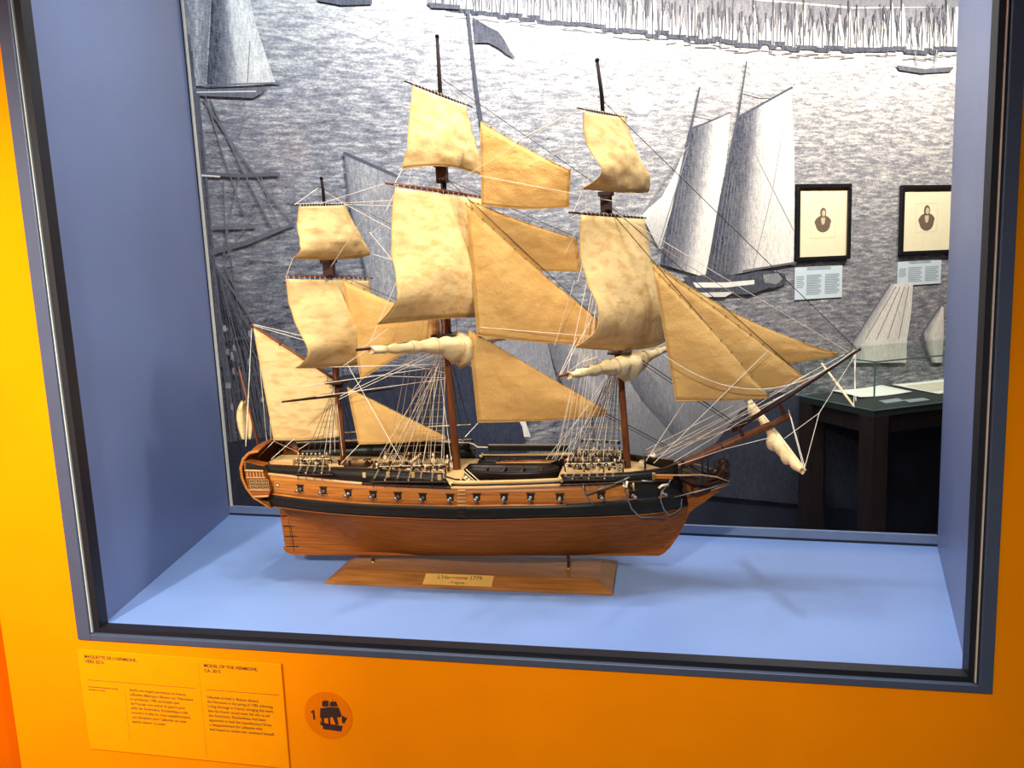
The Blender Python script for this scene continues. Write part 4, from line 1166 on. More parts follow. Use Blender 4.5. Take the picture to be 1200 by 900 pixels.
square_sail(R_mtg, (484, 101), (546, 125), (471.5, 198), (566, 207), .022, .004, .012, 1)
square_sail(R_mts, (463, 220), (567, 234), (442.5, 380), (596, 372), .044, .042, .006, 2)
square_sail(R_ftg, (684, 131), (732, 138), (682.5, 221), (760, 225), .034, .040, -.006, 3)
square_sail(R_fts, (680, 252), (755, 257), (673, 407), (779, 399), .054, .055, -.012, 4)
square_sail(R_ztg, (350.5, 242), (404, 241), (343, 303), (433, 299), .034, .022, -.006, 5)
square_sail(R_zts, (335, 327), (432, 329), (346, 431), (445, 420), .046, .046, -.006, 6)

# furled courses on their yards
def furl(A, B_, t0, t1, prof, bunt, name='furled_sail', hang=.6, seed=1):
    rn = random.Random(seed); b = MB(); n = 46; k = 14; vs = []; fs = []
    d = B_ - A; d = d / np.linalg.norm(d); f = np.cross(up, d); f /= np.linalg.norm(f); f = f if f @ YN > 0 else -f
    for i in range(n + 1):
        t = t0 + (t1 - t0) * i / n; r = prof(t); c = A + (B_ - A) * t - up * r * hang + f * r * .35
        tw = 1 + .12 * math.sin(23 * t * 3 + seed) + .08 * math.sin(61 * t * 2)
        for j in range(k):
            q = 2 * PI * j / k; rr = r * tw * (1 + .06 * math.sin(3 * q + 9 * t * PI) + .05 * math.sin(5 * q - 14 * t))
            vs.append(c + f * rr * math.cos(q) * 1.05 + up * rr * math.sin(q) * (1.0 if math.sin(q) > 0 else 1 + bunt(t)))
    for i in range(n):
        for j in range(k): fs.append((i * k + j, i * k + (j + 1) % k, (i + 1) * k + (j + 1) % k, (i + 1) * k + j))
    fs += [tuple(range(k)), tuple(range(n * k, n * k + k))[::-1]]
    b.add(vs, fs, M['furled'], True); o = b.build(name, ship)
    b = MB()
    for i in range(7):
        t = t0 + (t1 - t0) * (i + .5) / 7; r = prof(t) * 1.14; c = A + (B_ - A) * t - up * prof(t) * hang + f * prof(t) * .35
        b.ring(c, r, .0006, d, M['hem'], 14, 4)
    b.build('gasket', o)
    return o


gauss = lambda x, m_, s_: math.exp(-((x - m_) / s_) ** 2)
furl(YMC[0], YMC[1], .06, .93, lambda t: .0045 + .0125 * gauss(t, .5, .34) + .008 * gauss(t, .53, .09), lambda t: .9 * gauss(t, .53, .08), seed=2)
furl(YFC[0], YFC[1], .06, .93, lambda t: .0042 + .0115 * gauss(t, .48, .32) + .007 * gauss(t, .5, .10), lambda t: .5 * gauss(t, .5, .09), seed=5)

# ------------------------------------------------------------------ fore-and-aft sails
def lug(name, a, b_, c, d, w, belly=.008, sag=0.0, seed=0, NU=16, NV=12, foot=0.0, lace=True, m='tancloth'):
    """a-b upper edge, d-c lower edge; each corner a pixel with its own offset from the centre plane"""
    rn = random.Random(seed); ph = [rn.uniform(0, 6) for _ in range(6)]
    W_ = w if hasattr(w, '__len__') else (w, w, w, w)
    A, B_, C_, D = (cp(*q, ww) for q, ww in zip((a, b_, c, d), W_)); G = []
    for j in range(NV + 1):
        t = (j / (NV - .6)) if j < NV else 1.0; row = []
        for i in range(NU + 1):
            u = (i - .55) / (NU - 1.1) if 0 < i < NU else i / NU; p = (A * (1 - u) + B_ * u) * (1 - t) + (D * (1 - u) + C_ * u) * t
            p = p + np.array([0, -1, 0]) * (belly * math.sin(PI * u) * math.sin(PI * t) + .0010 * math.sin(11 * u + 6 * t + ph[0]) * math.sin(9 * t + ph[1]) + .0007 * math.sin(23 * u + ph[2]) * math.sin(17 * t + 5 * u + ph[3]))
            p = p - up * (sag * math.sin(PI * u) * (1 - t)) + up * (foot * math.sin(PI * u) * t)
            row.append(p)
        G.append(row)
    b = MB(); b.sail(G, M[m], M['clothhem' if m == 'cloth' else 'tanhem']); o = b.build(name, ship, solid=.0009)
    b = MB(); ed = G[0] + [G[j][NU] for j in range(1, NV + 1)] + [G[NV][i] for i in range(NU - 1, -1, -1)] + [G[j][0] for j in range(NV - 1, 0, -1)]
    b.tube(ed, .0011, M['hem'], 5); b.build('bolt_rope', o)
    if lace:
        b = MB(); L_ = np.linalg.norm(B_ - A); n = max(4, int(L_ / .028))
        for i in range(n + 1):
            q = i / n * NU; k = min(int(q), NU - 1); f = q - k; p = G[0][k] * (1 - f) + G[0][k + 1] * f; b.ring(p + up * .0012, .0017, .0007, B_ - A, M['darkrope'], 8, 4)
        b.build('hank', o)
    return G, o


lug('staysail', (563, 142), (668.5, 200), (666.5, 242), (564.5, 240), (.0, .0, -.004, -.006), .006, .004, 1, foot=-.006)          # main topgallant staysail
lug('staysail', (550, 235), (676, 280), (680.5, 318.5), (566, 320), (.028, .028, .026, .026), .005, .004, 2, foot=.004)
lug('staysail', (546, 239), (700, 374), (703, 404.5), (559.5, 393), (.004, .004, -.004, -.012), .010, .006, 3, foot=-.004)
lug('staysail', (549, 386), (712, 481), (712.5, 487), (560, 495), (.0, .0, .0, -.008), .010, .002, 4, foot=-.003)
lug('staysail', (401, 327), (514, 372), (516, 399), (423, 445), (.004, .004, .004, -.006), .008, .008, 5, foot=.010)
lug('staysail', (407, 454), (522, 511), (522.5, 514), (420.5, 520.5), (.0, .0, .0, -.006), .007, .001, 6, foot=-.002)
lug('spanker_sail', (297, 384), (392, 444), (399, 511), (321, 515.5), (-.014, .0, -.002, -.012), .012, .0, 7, foot=-.004, m='cloth')
lug('jib', (766, 315), (900, 464), (901, 466.5), (792, 469.5), (-.016, -.014, -.014, -.040), .012, -.006, 8, foot=-.002)
lug('jib', (771, 313), (946, 445), (945, 447), (815, 470), (.004, .004, .004, -.008), .010, -.004, 9)
lug('jib', (763, 306), (982, 414.5), (979, 417.5), (800, 445), (.022, .016, .016, .012), .008, .022, 10)

# gaff, ensign staff and flag
b = MB(); spar(b, [cp(294.5, 380.5, -.014), cp(345, 413, -.007), cp(393, 445)], [.0022, .0032, .0036], 'mast', 8); gf = b.build('gaff', ship)
b = MB()
for t in (.35, .7): b.ring(cp(294.5, 380.5, -.014) * (1 - t) + cp(393, 445) * t, .0042, .0012, cp(393, 445) - cp(294.5, 380.5), M['darkrope'], 10, 4)
b.build('strop', gf)
b = MB(); spar(b, [cp(304, 527), cp(292, 478), cp(280, 431)], [.0030, .0024, .0018], 'mast', 8); b.ball(cp(280, 431), .0026, M['mast'], 8, 5); fs_ = b.build('ensign_staff', ship)
b = MB(); G = []
for j in range(13):
    t = j / 12; v = 469 + 46 * t; u0 = 283.5 - 6.5 * math.sin(PI * t ** .8) ; u1 = 287 + 8.5 * math.sin(min(1, t * 1.25) * PI / 2) - 2.0 * max(0, t - .75) * 4
    G.append([cp(u0 + (u1 - u0) * i / 8, v + 2.5 * math.sin(i / 8 * PI) * (1 - t), -.004 - .010 * math.sin(i / 8 * PI * 1.4 + t)) for i in range(9)])
b.grid(G, M['cloth']); b.build('ensign', fs_, solid=.0009)

# bowsprit, jib boom and the spritsail yards
b = MB(); spar(b, [cp(781, 552), cp(800, 544), cp(860, 517), cp(927, 487)], [.0095, .0095, .0085, .0062], 'mast', 12); bs = b.build('bowsprit', ship)
b = MB(); spar(b, [cp(858, 505), cp(920, 467), cp(1007, 410)], [.0050, .0048, .0022], 'spar', 10); b.ball(cp(1007.5, 409.5), .0032, M['iron'], 8, 5); b.build('jib_boom', ship)
b = MB()
for (u, v) in ((868, 505), (916, 480)): b.obox(cp(u, v), (.0035, 0, .0022), (0, .008, 0), (-.004, 0, .010), M['spar'])
b.obox(cp(800, 544), (.004, 0, -.002), (0, .012, 0), (.002, 0, .010), M['iron']); b.ring(cp(846, 523), .0095, .0012, (1, 0, .45), M['iron'], 12, 4); b.build('bowsprit_cap', bs)
for (u, vt) in ((823, 531), (829.5, 528.5)):
    b = MB(); P_ = [cp(u, vt, 0) + [0, 0, .004], cp(u, vt + 6, -.010), cp(u + .3, 571, -.008), cp(u + .5, 575, 0), cp(u + .3, 571, .008), cp(u, vt + 6, .010), cp(u, vt, 0) + [0, 0, .004]]
    b.tube(P_, .0024, M['iron'], 6); b.build('gammoning', bs)
A, B_ = cp(944, 551, -.13), cp(878.5, 467, .13)
b = MB(); spar(b, [A, A * .5 + B_ * .5, B_], [.0022, .0040, .0022], 'cream', 8); sy = b.build('spritsail_yard', ship)
def sfurl(t): return .0035 + .0115 * gauss(t, .40, .20) + .0075 * gauss(t, .84, .15) + .005 * gauss(t, .14, .1)
b = MB(); vs = []; fs = []; n, k = 44, 12
dd = (B_ - A) / np.linalg.norm(B_ - A); f = np.cross(up, dd); f /= np.linalg.norm(f)
for i in range(n + 1):
    t = .02 + .95 * i / n; r = sfurl(t) * (1 + .14 * math.sin(31 * t) + .08 * math.sin(57 * t + 1)); c = A + (B_ - A) * t - up * r * .9 - np.array([.9, 0, 0]) * r * .6
    for j in range(k):
        q = 2 * PI * j / k; vs.append(c + f * r * math.cos(q) * .9 + up * r * math.sin(q) * 1.1 * (1 + .1 * math.sin(3 * q + 20 * t)))
for i in range(n):
    for j in range(k): fs.append((i * k + j, i * k + (j + 1) % k, (i + 1) * k + (j + 1) % k, (i + 1) * k + j))
fs += [tuple(range(k)), tuple(range(n * k, n * k + k))[::-1]]
b.add(vs, fs, M['furled'], True); b.build('furled_sail', sy)
b = MB(); spar(b, [cp(1001, 476.5, -.085), cp(982, 451, -.01), cp(963, 426, .085)], [.0020, .0030, .0022], 'cream', 8); b.build('spritsail_yard', ship)

# ------------------------------------------------------------------ standing rigging
mirror = lambda p: np.array([p[0], 2 * YS - p[1], p[2]])


def side_rig(nm, mast, u0, u1, v, n, head, out, bar_v=None, nrat=16):
    for side in (-1, 1):
        F = (lambda p: p) if side < 0 else mirror
        lo_ = [F(hs(u0 + (u1 - u0) * i / (n - 1), v, out)) for i in range(n)]
        b = MB(); ctr = lo_[0] * .5 + lo_[-1] * .5
        edge = [F(hs(u0 - 4 + (u1 - u0 + 8) * i / 10, v + 1.0, out + .003)) for i in range(11)]; inn = [F(hs(u0 - 4 + (u1 - u0 + 8) * i / 10, v + 1.0, .001)) for i in range(11)]
        b.grid([inn, edge], M['darkwood'], False); ch = b.build('channel', ship, solid=.0028)
        hd = F(cp(*head, -.0065))
        tops = [p + (hd - p) / np.linalg.norm(hd - p) * .030 for p in lo_]
        for i, (p, q) in enumerate(zip(lo_, tops)):
            b = MB(); d = q - p; nrm = np.array([0, -1.0, 0]) * 1.0
            for c in (p + d * .06, q):
                b.ring(c, .0030, .0015, nrm, M['iron'], 10, 5); b.ball(c, .0022, M['cream' if i % 2 else 'darkwood'], 7, 4, (1, .6, 1))
            for sx in (-.0013, 0, .0013): b.tube([p + [sx, 0, 0], q + [sx, 0, 0]], .00032, M['tanrope'], 4)
            b.tube([p + [0, 0, -.001], p + [0, side * -.004 * 0, -.016]], .0008, M['iron'], 4)
            b.build('deadeye', ch)
            b = MB(); b.tube([q, hd + [(i - n / 2) * .0006, 0, .004]], .00062 if side < 0 else .0007, M['tanrope' if side < 0 and nm == 'main' else 'darkrope'], 5); b.build('shroud', mast)
        b = MB()
        for k in range(1, nrat):
            t = k / nrat * .88; pts = [q + (hd - q) * t for q in tops]; b.tube([pts[0], pts[len(pts) // 2], pts[-1]], .00034, M['tanrope' if side < 0 and nm == 'main' else 'darkrope'], 4)
        b.build('ratlines', mast)
        b = MB(); b.tube([tops[0] + up * .004, tops[-1] + up * .004], .0008, M['cream'], 5)
        if side > 0: b.tube([tops[0] + (hd - tops[0]) * .17 - [.006, 0, 0], tops[-1] + (hd - tops[-1]) * .17 + [.006, 0, 0]], .0013, M['cream'], 6)
        b.build('sheer_pole', mast)


side_rig('main', main, 437, 520, 563.5, 7, (520.5, 398), .013)
side_rig('fore', fore, 661, 718, 561.5, 7, (724, 418), .013)
side_rig('mizzen', mizzen, 349, 386, 555, 5, (394, 452), .012, nrat=12)
for mast, hounds, cross, ts in ((main, (520.5, 392), (514, 206), .038), (fore, (723.5, 412), (706, 240), .038), (mizzen, (394, 447), (382, 318), .030)):
    for side in (-1, 1):
        for i in range(3):
            b = MB(); a = cp(*hounds) + np.array([.006 + (i - 1) * .014, side * ts, .002]); c = cp(*cross) + np.array([.009, side * .005, -.008])
            b.tube([a, c], .0006, M['darkrope'], 5); b.build('topmast_shroud', mast)


def rope(a, c, m='rope', r=.00062, sag=0.0, name='line', n=14, parent=None):
    """a, c = (u, v, offset from the centre plane)"""
    A, B_ = cp(*a), cp(*c); b = MB()
    if sag == 0: b.tube([A, B_], r, M[m], 5)
    else: b.tube([A * (1 - i / n) + B_ * i / n - up * (sag * 4 * (i / n) * (1 - i / n)) for i in range(n + 1)], r, M[m], 5)
    return b.build(name, parent or ship)


# stays, dark
for a, c, r in (((519, 384, 0), (783, 523, 0), .0011), ((519, 388, .004), (779, 524, .004), .0008), ((723, 402, 0), (864, 497, 0), .0011), ((723, 406, .004), (862, 500, .004), .0009),
                ((709, 240, .0), (905, 470, -.014), .0009), ((709, 236, .004), (950, 449, .004), .0008), ((513.5, 200, 0), (706, 380, .004), .0009), ((514, 206, .028), (706, 292, .028), .0007),
                ((512, 88, 0), (705, 220, 0), .0007), ((700, 112, 0), (1004, 409, 0), .0008), ((383, 316, .004), (523, 376, .004), .0007), ((394, 446, 0), (530, 515, 0), .0008), ((372.5, 218, 0), (512, 292, 0), .0005)):
    rope(a, c, 'darkrope', r, name='stay')
rope((706, 236, .02), (1002, 411, .012), 'tanrope', .0007, .030, name='stay'); rope((706, 240, 0), (995, 413, .004), 'rope', .0006, name='stay')
# lifts, braces, tacks and sheets, pale
for a, c in (((373, 220, 0), (345, 240, -.05)), ((373, 220, 0), (404, 239, .05)), ((404, 239.5, .05), (515, 243, .0)), ((380, 239, .02), (515, 232, .0)),
             ((511, 88, 0), (482, 98, -.05)), ((511, 88, 0), (548, 122, .05)), ((700, 112, 0), (680, 127, -.04)), ((700, 112, 0), (731, 136, .04)),
             ((343, 303, -.05), (336, 322, -.06)), ((471, 199, -.06), (463, 214, -.08)), ((482, 198, -.03), (478, 216, -.04)), ((683, 222, -.05), (672, 249, -.07)), ((693, 165, -.03), (686, 250, -.03)),
             ((433, 272, .05), (519, 377, .0)), ((437, 298, .05), (517, 320, 0)), ((404, 239, .05), (517, 300, 0)), ((433, 275, .05), (517, 208, .0)),
             ((562, 206, -.02), (720, 236, -.03)), ((542, 208, 0), (677, 128, -.05)), ((603, 200, 0), (686, 166, -.03)), ((676, 129, -.05), (600, 168, -.01)),
             ((467, 217, -.10), (452, 248, -.11)), ((466, 327, -.08), (434, 400, -.12)), ((505, 228, -.01), (466, 310, -.08)), ((452, 216, -.12), (384, 318, 0)), ((452, 215, -.12), (377, 238, 0)),
             ((560, 383.5, -.01), (692, 394, -.04)), ((702, 237, -.02), (668, 256, -.06)), ((680, 262, -.06), (662, 298, -.03)), ((697, 256, -.03), (677, 330, -.07)), ((690, 320, -.06), (664, 440, -.12)), ((673, 330, -.05), (650, 405, -.02)),
             ((352, 453, -.08), (528, 428, 0)), ((340, 469, -.10), (529, 443, 0)), ((397, 465, -.02), (524, 404, 0)), ((397, 468, -.02), (524, 408, 0)), ((346, 431, -.08), (526, 427, 0)), ((430, 440, .05), (529, 443, .0)),
             ((430, 410, -.14), (402, 429, -.10)), ((424, 408, -.14), (455, 385, -.12)), ((470, 540, -.09), (392, 400, 0)), ((445, 420, .06), (526, 438, 0)),
             ((295, 385, -.014), (288, 519, -.03)), ((293, 432, -.014), (288, 523, -.04)), ((296, 381, -.014), (388, 408, 0)), ((297, 380, -.014), (390, 402, 0)), ((322, 516, -.012), (303, 535, -.05)), ((321, 517, -.012), (350, 530, .05)), ((380, 507, -.02), (350, 527, .04)), ((345, 514, -.03), (318, 538, -.08)),
             ((301, 388, -.013), (313, 522, .05)), ((313, 430, -.01), (318, 522, .05)),
             ((655, 441, -.13), (676, 396, -.06)), ((657, 440, -.13), (694, 372, -.02)), ((781, 408, .10), (766, 380, 0)), ((660, 440, -.13), (690, 418, -.06)), ((740, 412, 0), (781, 408, .10)),
             ((560, 496, -.008), (545, 512, -.07)), ((423, 446, -.006), (408, 462, -.03)), ((421, 521, -.006), (398, 545, -.06))):
    rope(a, c, 'rope', .00068, name='line')
# sail edge ropes sweeping forward
rope((778, 416, -.10), (1002, 410, -.01), 'rope', .0009, .075, name='sheet'); rope((700, 418, -.05), (684, 424, -.05), 'cream', .0013, name='sheet')
# forward fan from the forecastle to the spars
for a, c, m in (((757, 527, .02), (905, 452, 0), 'rope'), ((764, 531, .01), (930, 448, .006), 'rope'), ((770, 533, 0), (895, 489, .01), 'rope'), ((775, 535, -.01), (920, 462, -.01), 'rope'),
                ((781, 537, -.02), (948, 438, -.006), 'rope'), ((760, 530, -.02), (880, 490, -.012), 'tanrope'), ((760, 533, -.01), (876, 495, -.012), 'tanrope'), ((765, 536, .0), (990, 415, .0), 'rope'), ((752, 532, .02), (872, 490, .008), 'tanrope'),
                ((757, 540, -.05), (813, 454, -.03), 'rope'), ((766, 543, -.05), (901, 410, -.03), 'rope'), ((790, 541, -.03), (990, 420, .0), 'rope'),
                ((905, 471, 0), (868, 487, 0), 'rope'), ((948, 448, .004), (890, 478, .004), 'rope'), ((935, 440, -.004), (870, 488, -.006), 'tanrope'), ((850, 526, -.02), (906, 512, -.06), 'rope'), ((795, 545, -.05), (850, 526, -.02), 'rope')):
    rope(a, c, m, .00066, name='line')
# martingale and bobstays under the jib boom
for a, c in (((1004, 413, 0), (960, 484, -.06)), ((960, 484, -.06), (919, 514, -.05)), ((960, 484, -.06), (943, 548, -.13)), ((924, 480, 0), (941, 546, -.13)), ((926, 485, 0), (943, 547, -.13)), ((1003, 414, 0), (1000.5, 475, -.085)), ((1001, 415, 0), (1003, 470, -.085))):
    rope(a, c, 'rope', .0006, name='bobstay')
# running lines coming down to the pin rails
rn = random.Random(11)
for (n, u0, u1, v0, uh, vh, m, wd) in ((9, 640, 705, 538, 722, 420, 'rope', .09), (8, 648, 690, 540, 712, 258, 'rope', .08), (9, 440, 528, 540, 521, 400, 'rope', .09), (6, 452, 500, 541, 517, 215, 'tanrope', .07), (4, 380, 400, 533, 393, 450, 'rope', .06)):
    for i in range(n):
        t = i / (n - 1); rope((u0 + (u1 - u0) * t + rn.uniform(-2, 2), v0 + rn.uniform(-3, 3), -wd + rn.uniform(-.004, .02)), (uh + rn.uniform(-10, 2), vh + rn.uniform(0, 40), -.02 + rn.uniform(-.02, .02)), m, .00048, name='halyard')

# ------------------------------------------------------------------ deck furniture
def dk(u, v, dz=.006):
    z = L3.z(.25) + dz; p = on_z(u, v, z); return p


def dz_at(x): s = (x - L3.x0) / (L3.x1 - L3.x0); return L3.z(min(max(s, 0), 1))


def carronade(x, side):
    s = (x - L3.x0) / (L3.x1 - L3.x0); y = YS + side * (L3.b(s) - .026); z = dz_at(x) + .006; b = MB()
    b.obox((x, y - side * .004, z + .004), (.0055, 0, 0), (0, .012, 0), (0, 0, .003), M['darkwood'])
    for dx in (-.0055, .0055):
        for dy in (-.008, .007): b.tube([(x + dx - .0012, y + dy, z + .0022), (x + dx + .0012, y + dy, z + .0022)], .0024, M['darkwood'], 8)
    cr_ = b.build('gun_carriage', ship)
    b = MB(); b.tube([(x, y - side * .017, z + .0105), (x, y - side * .013, z + .0105), (x, y, z + .0108), (x, y + side * .016, z + .011), (x, y + side * .019, z + .011)], [.0020, .0046, .0042, .0034, .0038], M['iron'], 10); b.build('gun_barrel', cr_)


for u in (433, 449, 466, 484, 503):
    x = on_y(u, 545, YS - .10)[0]; carronade(x, -1)
    carronade(x, 1)


def coil(p, r=.006, m='rope', tilt=(0, -.3, 1)):
    b = MB()
    for k, (q, h_) in enumerate(((1, 0), (.78, .0016), (1.02, .003), (.85, .0046))): b.ring(np.asarray(p) + up * h_, r * q, .0013, tilt, M[m], 12, 5)
    b.build('rope_coil', ship)


def cask(u, v, h=.012, r=.005, m="cream", nm="bitt", w=None):
    p = dk(u, v) if w is None else on_y(u, v, YS + w); b = MB(); b.tube([p, p + up * h * .8, p + up * h * .82, p + up * h], [r * .7, r * .7, r, r * .9], M[m], 8); b.build(nm, ship)


for (u, v) in ((389, 531), (393, 529), (417, 530), (424, 529), (497, 531), (503, 530), (509, 532), (515, 531), (672, 537), (683, 536), (699, 536), (712, 537), (692, 540), (757, 536), (765, 535), (760, 541), (752, 543)): coil(dk(u, v), .0055, 'rope' if u % 2 else 'cream')
for u in range(348, 378, 5): cask(u, 542, .010, .0026, 'cream', 'belaying_pin', -.088); cask(u + 2, 535.5, .009, .0022, 'cream', 'belaying_pin', -.06)
for (u, v, m) in ((441, 548, 'darkwood'), (458, 548, 'darkwood'), (476, 549, 'darkwood'), (494, 550, 'darkwood'), (512, 551, 'darkwood'), (663, 551, 'cream'), (671, 546, 'darkwood'), (679, 552, 'cream'), (687, 545, 'darkwood'), (695, 551, 'darkwood'), (703, 546, 'darkwood'), (718, 551, 'darkwood'), (726, 546, 'darkwood'), (690, 553, 'cream'), (709, 553, 'cream')): cask(u, v, .016, .0038, m, 'bitt')
def pin_rack(u0, u1, v0, v1, w, m, n, drop, rails=1):
    p, q = on_y(u0, v0, YS + w), on_y(u1, v1, YS + w); b = MB(); b.tube([p, q], .0018, M[m], 6)
    for t in (0, .33, .67, 1): c = p * (1 - t) + q * t; b.tube([c, c - up * drop], .0018, M['darkwood'], 6)
    r = b.build('pin_rail', ship)
    for i in range(n):
        c = p + (q - p) * (i + .5) / n; b = MB(); b.tube([c - up * .009, c - up * .001, c, c + up * .007], [.0012, .0015, .0022, .0018], M['darkwood' if i % 3 else 'cream'], 6); b.build('belaying_pin', r)
        b = MB(); k = rnd.uniform(.0035, .0055); b.ring(c - up * (k + .003) - [0, .0028, 0], k, .0015, (rnd.uniform(-.4, .4), 1, 0), M['tanrope' if i % 4 else 'cream'], 10, 5); b.ring(c - up * (k + .006) - [0, .0044, 0], k * .8, .0013, (rnd.uniform(-.4, .4), 1, .2), M['tanrope' if i % 3 else 'rope'], 10, 5); b.build('rope_coil', r)


pin_rack(676, 729, 527, 527.5, .09, 'cream', 9, .020); pin_rack(662, 730, 541, 542, -.080, 'darkwood', 11, .022); pin_rack(668, 722, 534, 535, .02, 'darkwood', 8, .02)
pin_rack(447, 521, 531.5, 535, .085, 'mast', 8, .018); pin_rack(437, 522, 546, 549, -.088, 'darkwood', 9, .014); pin_rack(505, 527, 535, 537, -.02, 'darkwood', 4, .022); pin_rack(350, 384, 543, 545, -.085, 'darkwood', 6, .010)
for (u, v, w) in ((665, 549, -.07), (677, 550, -.06), (689, 551, -.07), (702, 551, -.06), (714, 551, -.07), (725, 550, -.06), (733, 549, -.05), (660, 546, -.03), (672, 543, -.02), (695, 543, 0), (716, 543, 0),
                  (440, 550, -.08), (455, 551, -.08), (470, 551, -.08), (488, 552, -.08), (505, 553, -.08), (520, 553, -.07), (410, 546, -.08), (398, 545, -.08)): cask(u, v, .017 if u > 600 else .012, .0042, 'darkwood', 'bitt', w)
# hammock stanchions and ports of the bulwark: pale wooden blocks between the guns
for (u, v) in ((427, 556.5), (455, 556), (484, 556.5), (515, 559.5), (343, 552)):
    p = on_y(u, v, YS - .945 * BS(L2.s_at(u)) - .0035); b = MB(); b.obox(p, (.0036, 0, 0), (0, .002, 0), (0, 0, .0055), M['deckwood']); b.build('bulwark_cleat', ship)


def deckbox(u0, u1, v, w, h, d, nm, m, top=None, slats=0):
    x0, x1 = cp(u0, v)[0], cp(u1, v)[0]; z = dz_at((x0 + x1) / 2) + .006; b = MB(); b.box((x0, YS + w - d, z), (x1, YS + w + d, z + h), M[m]); o = b.build(nm, ship, bevel=.001)
    if top:
        b = MB(); b.box((x0 + .003, YS + w - d + .003, z + h), (x1 - .003, YS + w + d - .003, z + h + .0015), M[top])
        for i in range(slats): x = x0 + .004 + (x1 - x0 - .008) * i / max(1, slats - 1); b.box((x - .0008, YS + w - d + .003, z + h + .0016), (x + .0008, YS + w + d - .003, z + h + .003), M['lightwood'])
        b.build('cover', o)


deckbox(322, 350, 535, 0, .010, .03, 'skylight', 'lightwood', 'deckwood'); deckbox(408, 432, 540, 0, .012, .028, 'hatch_coaming', 'darkwood', 'darkwood', 9); deckbox(442, 476, 540, 0, .007, .024, 'hatch_coaming', 'darkwood', 'darkwood', 12)
deckbox(484, 504, 540, 0, .008, .022, 'hatch_coaming', 'darkwood', 'deckwood', 8); deckbox(674, 694, 545, 0, .012, .026, 'hatch_coaming', 'darkwood', 'darkwood', 8); deckbox(704, 722, 545, 0, .018, .012, 'galley_stack', 'iron', 'iron')
# capstan, steering wheel, belfry, pin rails at the masts
c = dk(440, 541); c[1] = YS; b = MB(); b.tube([c, c + up * .004, c + up * .014, c + up * .015, c + up * .019], [.010, .006, .007, .010, .009], M['darkwood'], 12)
for k in range(8): a = k * PI / 4; b.tube([c + up * .017, c + np.array([math.cos(a) * .022, math.sin(a) * .022, .017])], .0011, M['lightwood'], 5)
b.build('capstan', ship)
c = cp(383, 530) + [0, 0, 0]; c[2] = dz_at(c[0]) + .020; b = MB(); b.ring(c, .010, .0012, (1, 0, 0), M['lightwood'], 18, 5)
for k in range(8): a = k * PI / 4; b.tube([c, c + np.array([0, math.cos(a) * .014, math.sin(a) * .014])], .0008, M['lightwood'], 5)
b.tube([c - [.008, 0, 0], c + [.008, 0, 0]], .002, M['darkwood'], 8); b.tube([c - [.007, 0, 0], c - [.007, 0, .014]], .002, M['darkwood'], 6); b.tube([c + [.007, 0, 0], c + [.007, 0, -.014]], .002, M['darkwood'], 6); b.build('steering_wheel', ship)
c = dk(757, 540); c[1] = YS; b = MB()
for yy in (-.010, .010): b.tube([c + [0, yy, 0], c + [0, yy, .030]], .0022, M['iron'], 8)
b.obox(c + [0, 0, .031], (.006, 0, 0), (0, .014, 0), (0, 0, .0015), M['iron']); b.tube([c + [0, 0, .029], c + [0, 0, .024], c + [0, 0, .020]], [.0015, .004, .0062], M['brass'], 10); b.build('belfry', ship)
for (u, v, n) in ((500, 538, 6), (532, 546, 5), (728, 543, 6), (400, 533, 4)):
    c = dk(u, v); c[1] = YS; b = MB()
    for yy in (-.03, .03): b.tube([c + [0, yy, 0], c + [0, yy, .022]], .0028, M['darkwood'], 8)
    b.obox(c + [0, 0, .018], (.003, 0, 0), (0, .042, 0), (0, 0, .002), M['mast'])
    for i in range(n): y = -.034 + .068 * i / (n - 1); b.tube([c + [0, y, .010], c + [0, y, .026]], [.0012, .0016], M['cream'], 6)
    for yy in (-.02, .012): b.ring(c + [.004, yy, .011], .006, .0015, (1, 0, .2), M['rope'], 12, 5)
    b.build('pin_rail', ship)
# ladders from the waist to the quarterdeck
for yy in (-.075, .075):
    a = L3.p(s_b + .016, -1); x = a[0]; z0 = dz_at(x) - .014; b = MB()
    for dy in (-.009, .009): b.tube([(x + .030, YS + yy + dy, z0), (x + .002, YS + yy + dy, z0 + .026)], .0014, M['cream'], 5); b.tube([(x + .032, YS + yy + dy, z0 + .014), (x + .004, YS + yy + dy, z0 + .040)], .0012, M['cream'], 5)
    for i in range(5): t = (i + .5) / 5; b.obox((x + .030 - .028 * t, YS + yy, z0 + .026 * t), (.003, 0, 0), (0, .009, 0), (0, 0, .0009), M['cream'])
    b.build('deck_ladder', ship)


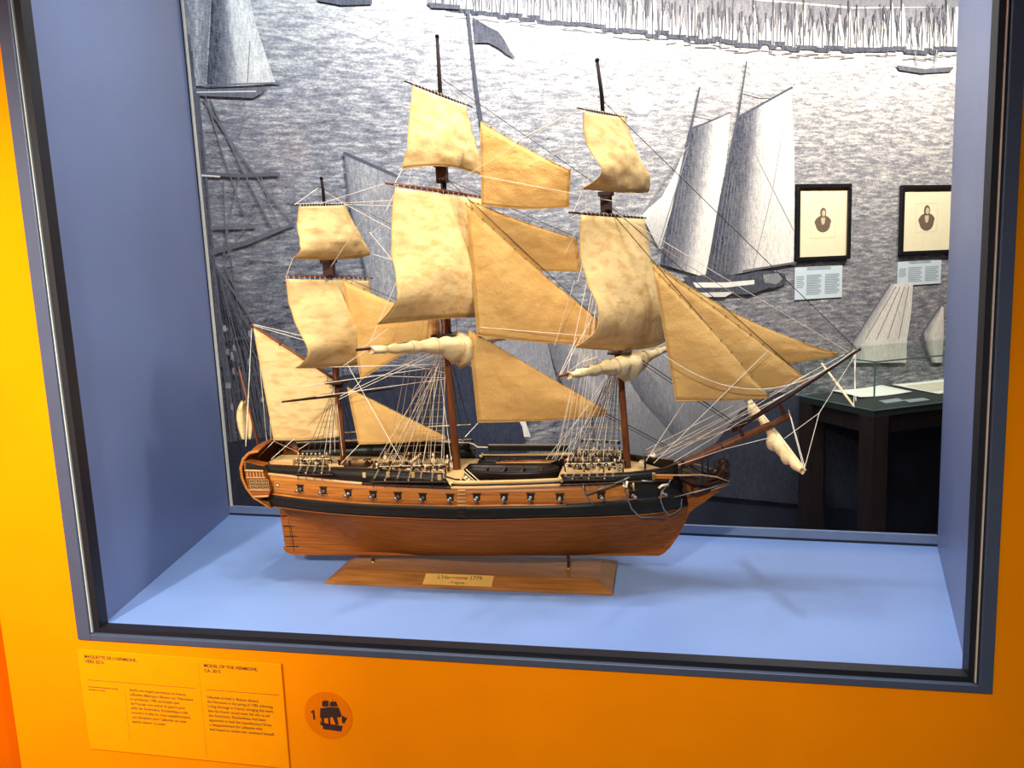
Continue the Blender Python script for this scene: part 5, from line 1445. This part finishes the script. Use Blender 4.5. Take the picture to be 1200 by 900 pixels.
def boat(x0, x1, yc, z, hw, h, m, inner, nm='ships_boat'):
    n = 20; b = MB(); ed = [[], []]
    for side in (-1, 1):
        G = [[], [], [], []]
        for i in range(n + 1):
            t = i / n; w = hw * (1 - abs(2 * t - 1) ** 3.2) ** .7 if t > .5 else hw * (.62 + .38 * math.sin(PI * t)); sh = .0035 * (2 * t - 1) ** 2
            x = x0 + (x1 - x0) * t
            for r, (f, g) in enumerate(((0, 0), (.62, .22), (.92, .6), (1, 1))): G[r].append((x, yc + side * max(w * f, .0006), z + h * g + sh * g))
        b.grid(G, M[m]); ed[side > 0] = G[3]
    b.grid([[(x0, yc - hw * .62 * f, z + h * g + .0035 * g), (x0, yc + hw * .62 * f, z + h * g + .0035 * g)] for f, g in ((0, 0), (.62, .22), (.92, .6), (1, 1))], M[m], False)
    o = b.build(nm, ship, solid=.0012)
    b = MB()
    for E_ in ed: b.tube([np.asarray(p) + up * .0008 for p in E_], .0013, M[inner], 5)
    for t in (.2, .4, .6, .8): x = x0 + (x1 - x0) * t; b.box((x - .003, yc - hw * .9, z + h * .78), (x + .003, yc + hw * .9, z + h * .86), M[inner])
    b.build('gunwale', o)


zw = L3.z(.5) - .016
xa_, xb_ = on_y(547, 550, YS - .035)[0], on_y(655, 548, YS - .035)[0]
boat(xa_, xb_, YS - .035, zw + .010, .034, .026, 'blackpaint', 'spar'); boat(xa_ + .014, xb_ - .004, YS + .042, zw + .010, .034, .026, 'blackpaint', 'spar')
b = MB()
for k in range(5): y = YS + .0 + k * .0042; b.tube([(xa_ + .06 + k * .006, y, zw + .040 + .0015 * (k % 2)), (xb_ - .05, y + .001, zw + .041 + .0015 * (k % 2)), (xb_ - .022 + k * .002, y, zw + .041)], [.0018, .0026, .0014], M['mast' if k % 2 else 'lightwood'], 7)
b.build('spare_spars', ship)
for x in (xa_ + .055, xb_ - .06):
    b = MB(); b.box((x - .004, YS - .10, zw + .004), (x + .004, YS + .10, zw + .0095), M['darkwood']); b.build('boat_skid', ship)
# long covered netting above the far side of the waist
p0, p1 = on_y(573, 530, YS + .118), on_y(666, 529, YS + .118); zt0, zt1 = on_y(573, 521.5, YS + .118)[2], on_y(573, 528, YS + .118)[2]
b = MB(); b.box((p0[0], YS + .112, zt1), (p1[0], YS + .124, zt0), M['blackpaint']); nt_ = b.build('hammock_netting', ship, bevel=.001)
b = MB()
for i in range(5):
    x = p0[0] + .004 + (p1[0] - p0[0] - .008) * i / 4; b.tube([(x, YS + .118, zt1 + .001), (x, YS + .118, L3.z(.5) + .006)], .0009, M['iron'], 5)
b.tube([(p0[0], YS + .118, zt0 + .0008), (p1[0], YS + .118, zt0 + .0008)], .0011, M['tanrope'], 5)
b.build('stanchion', nt_)
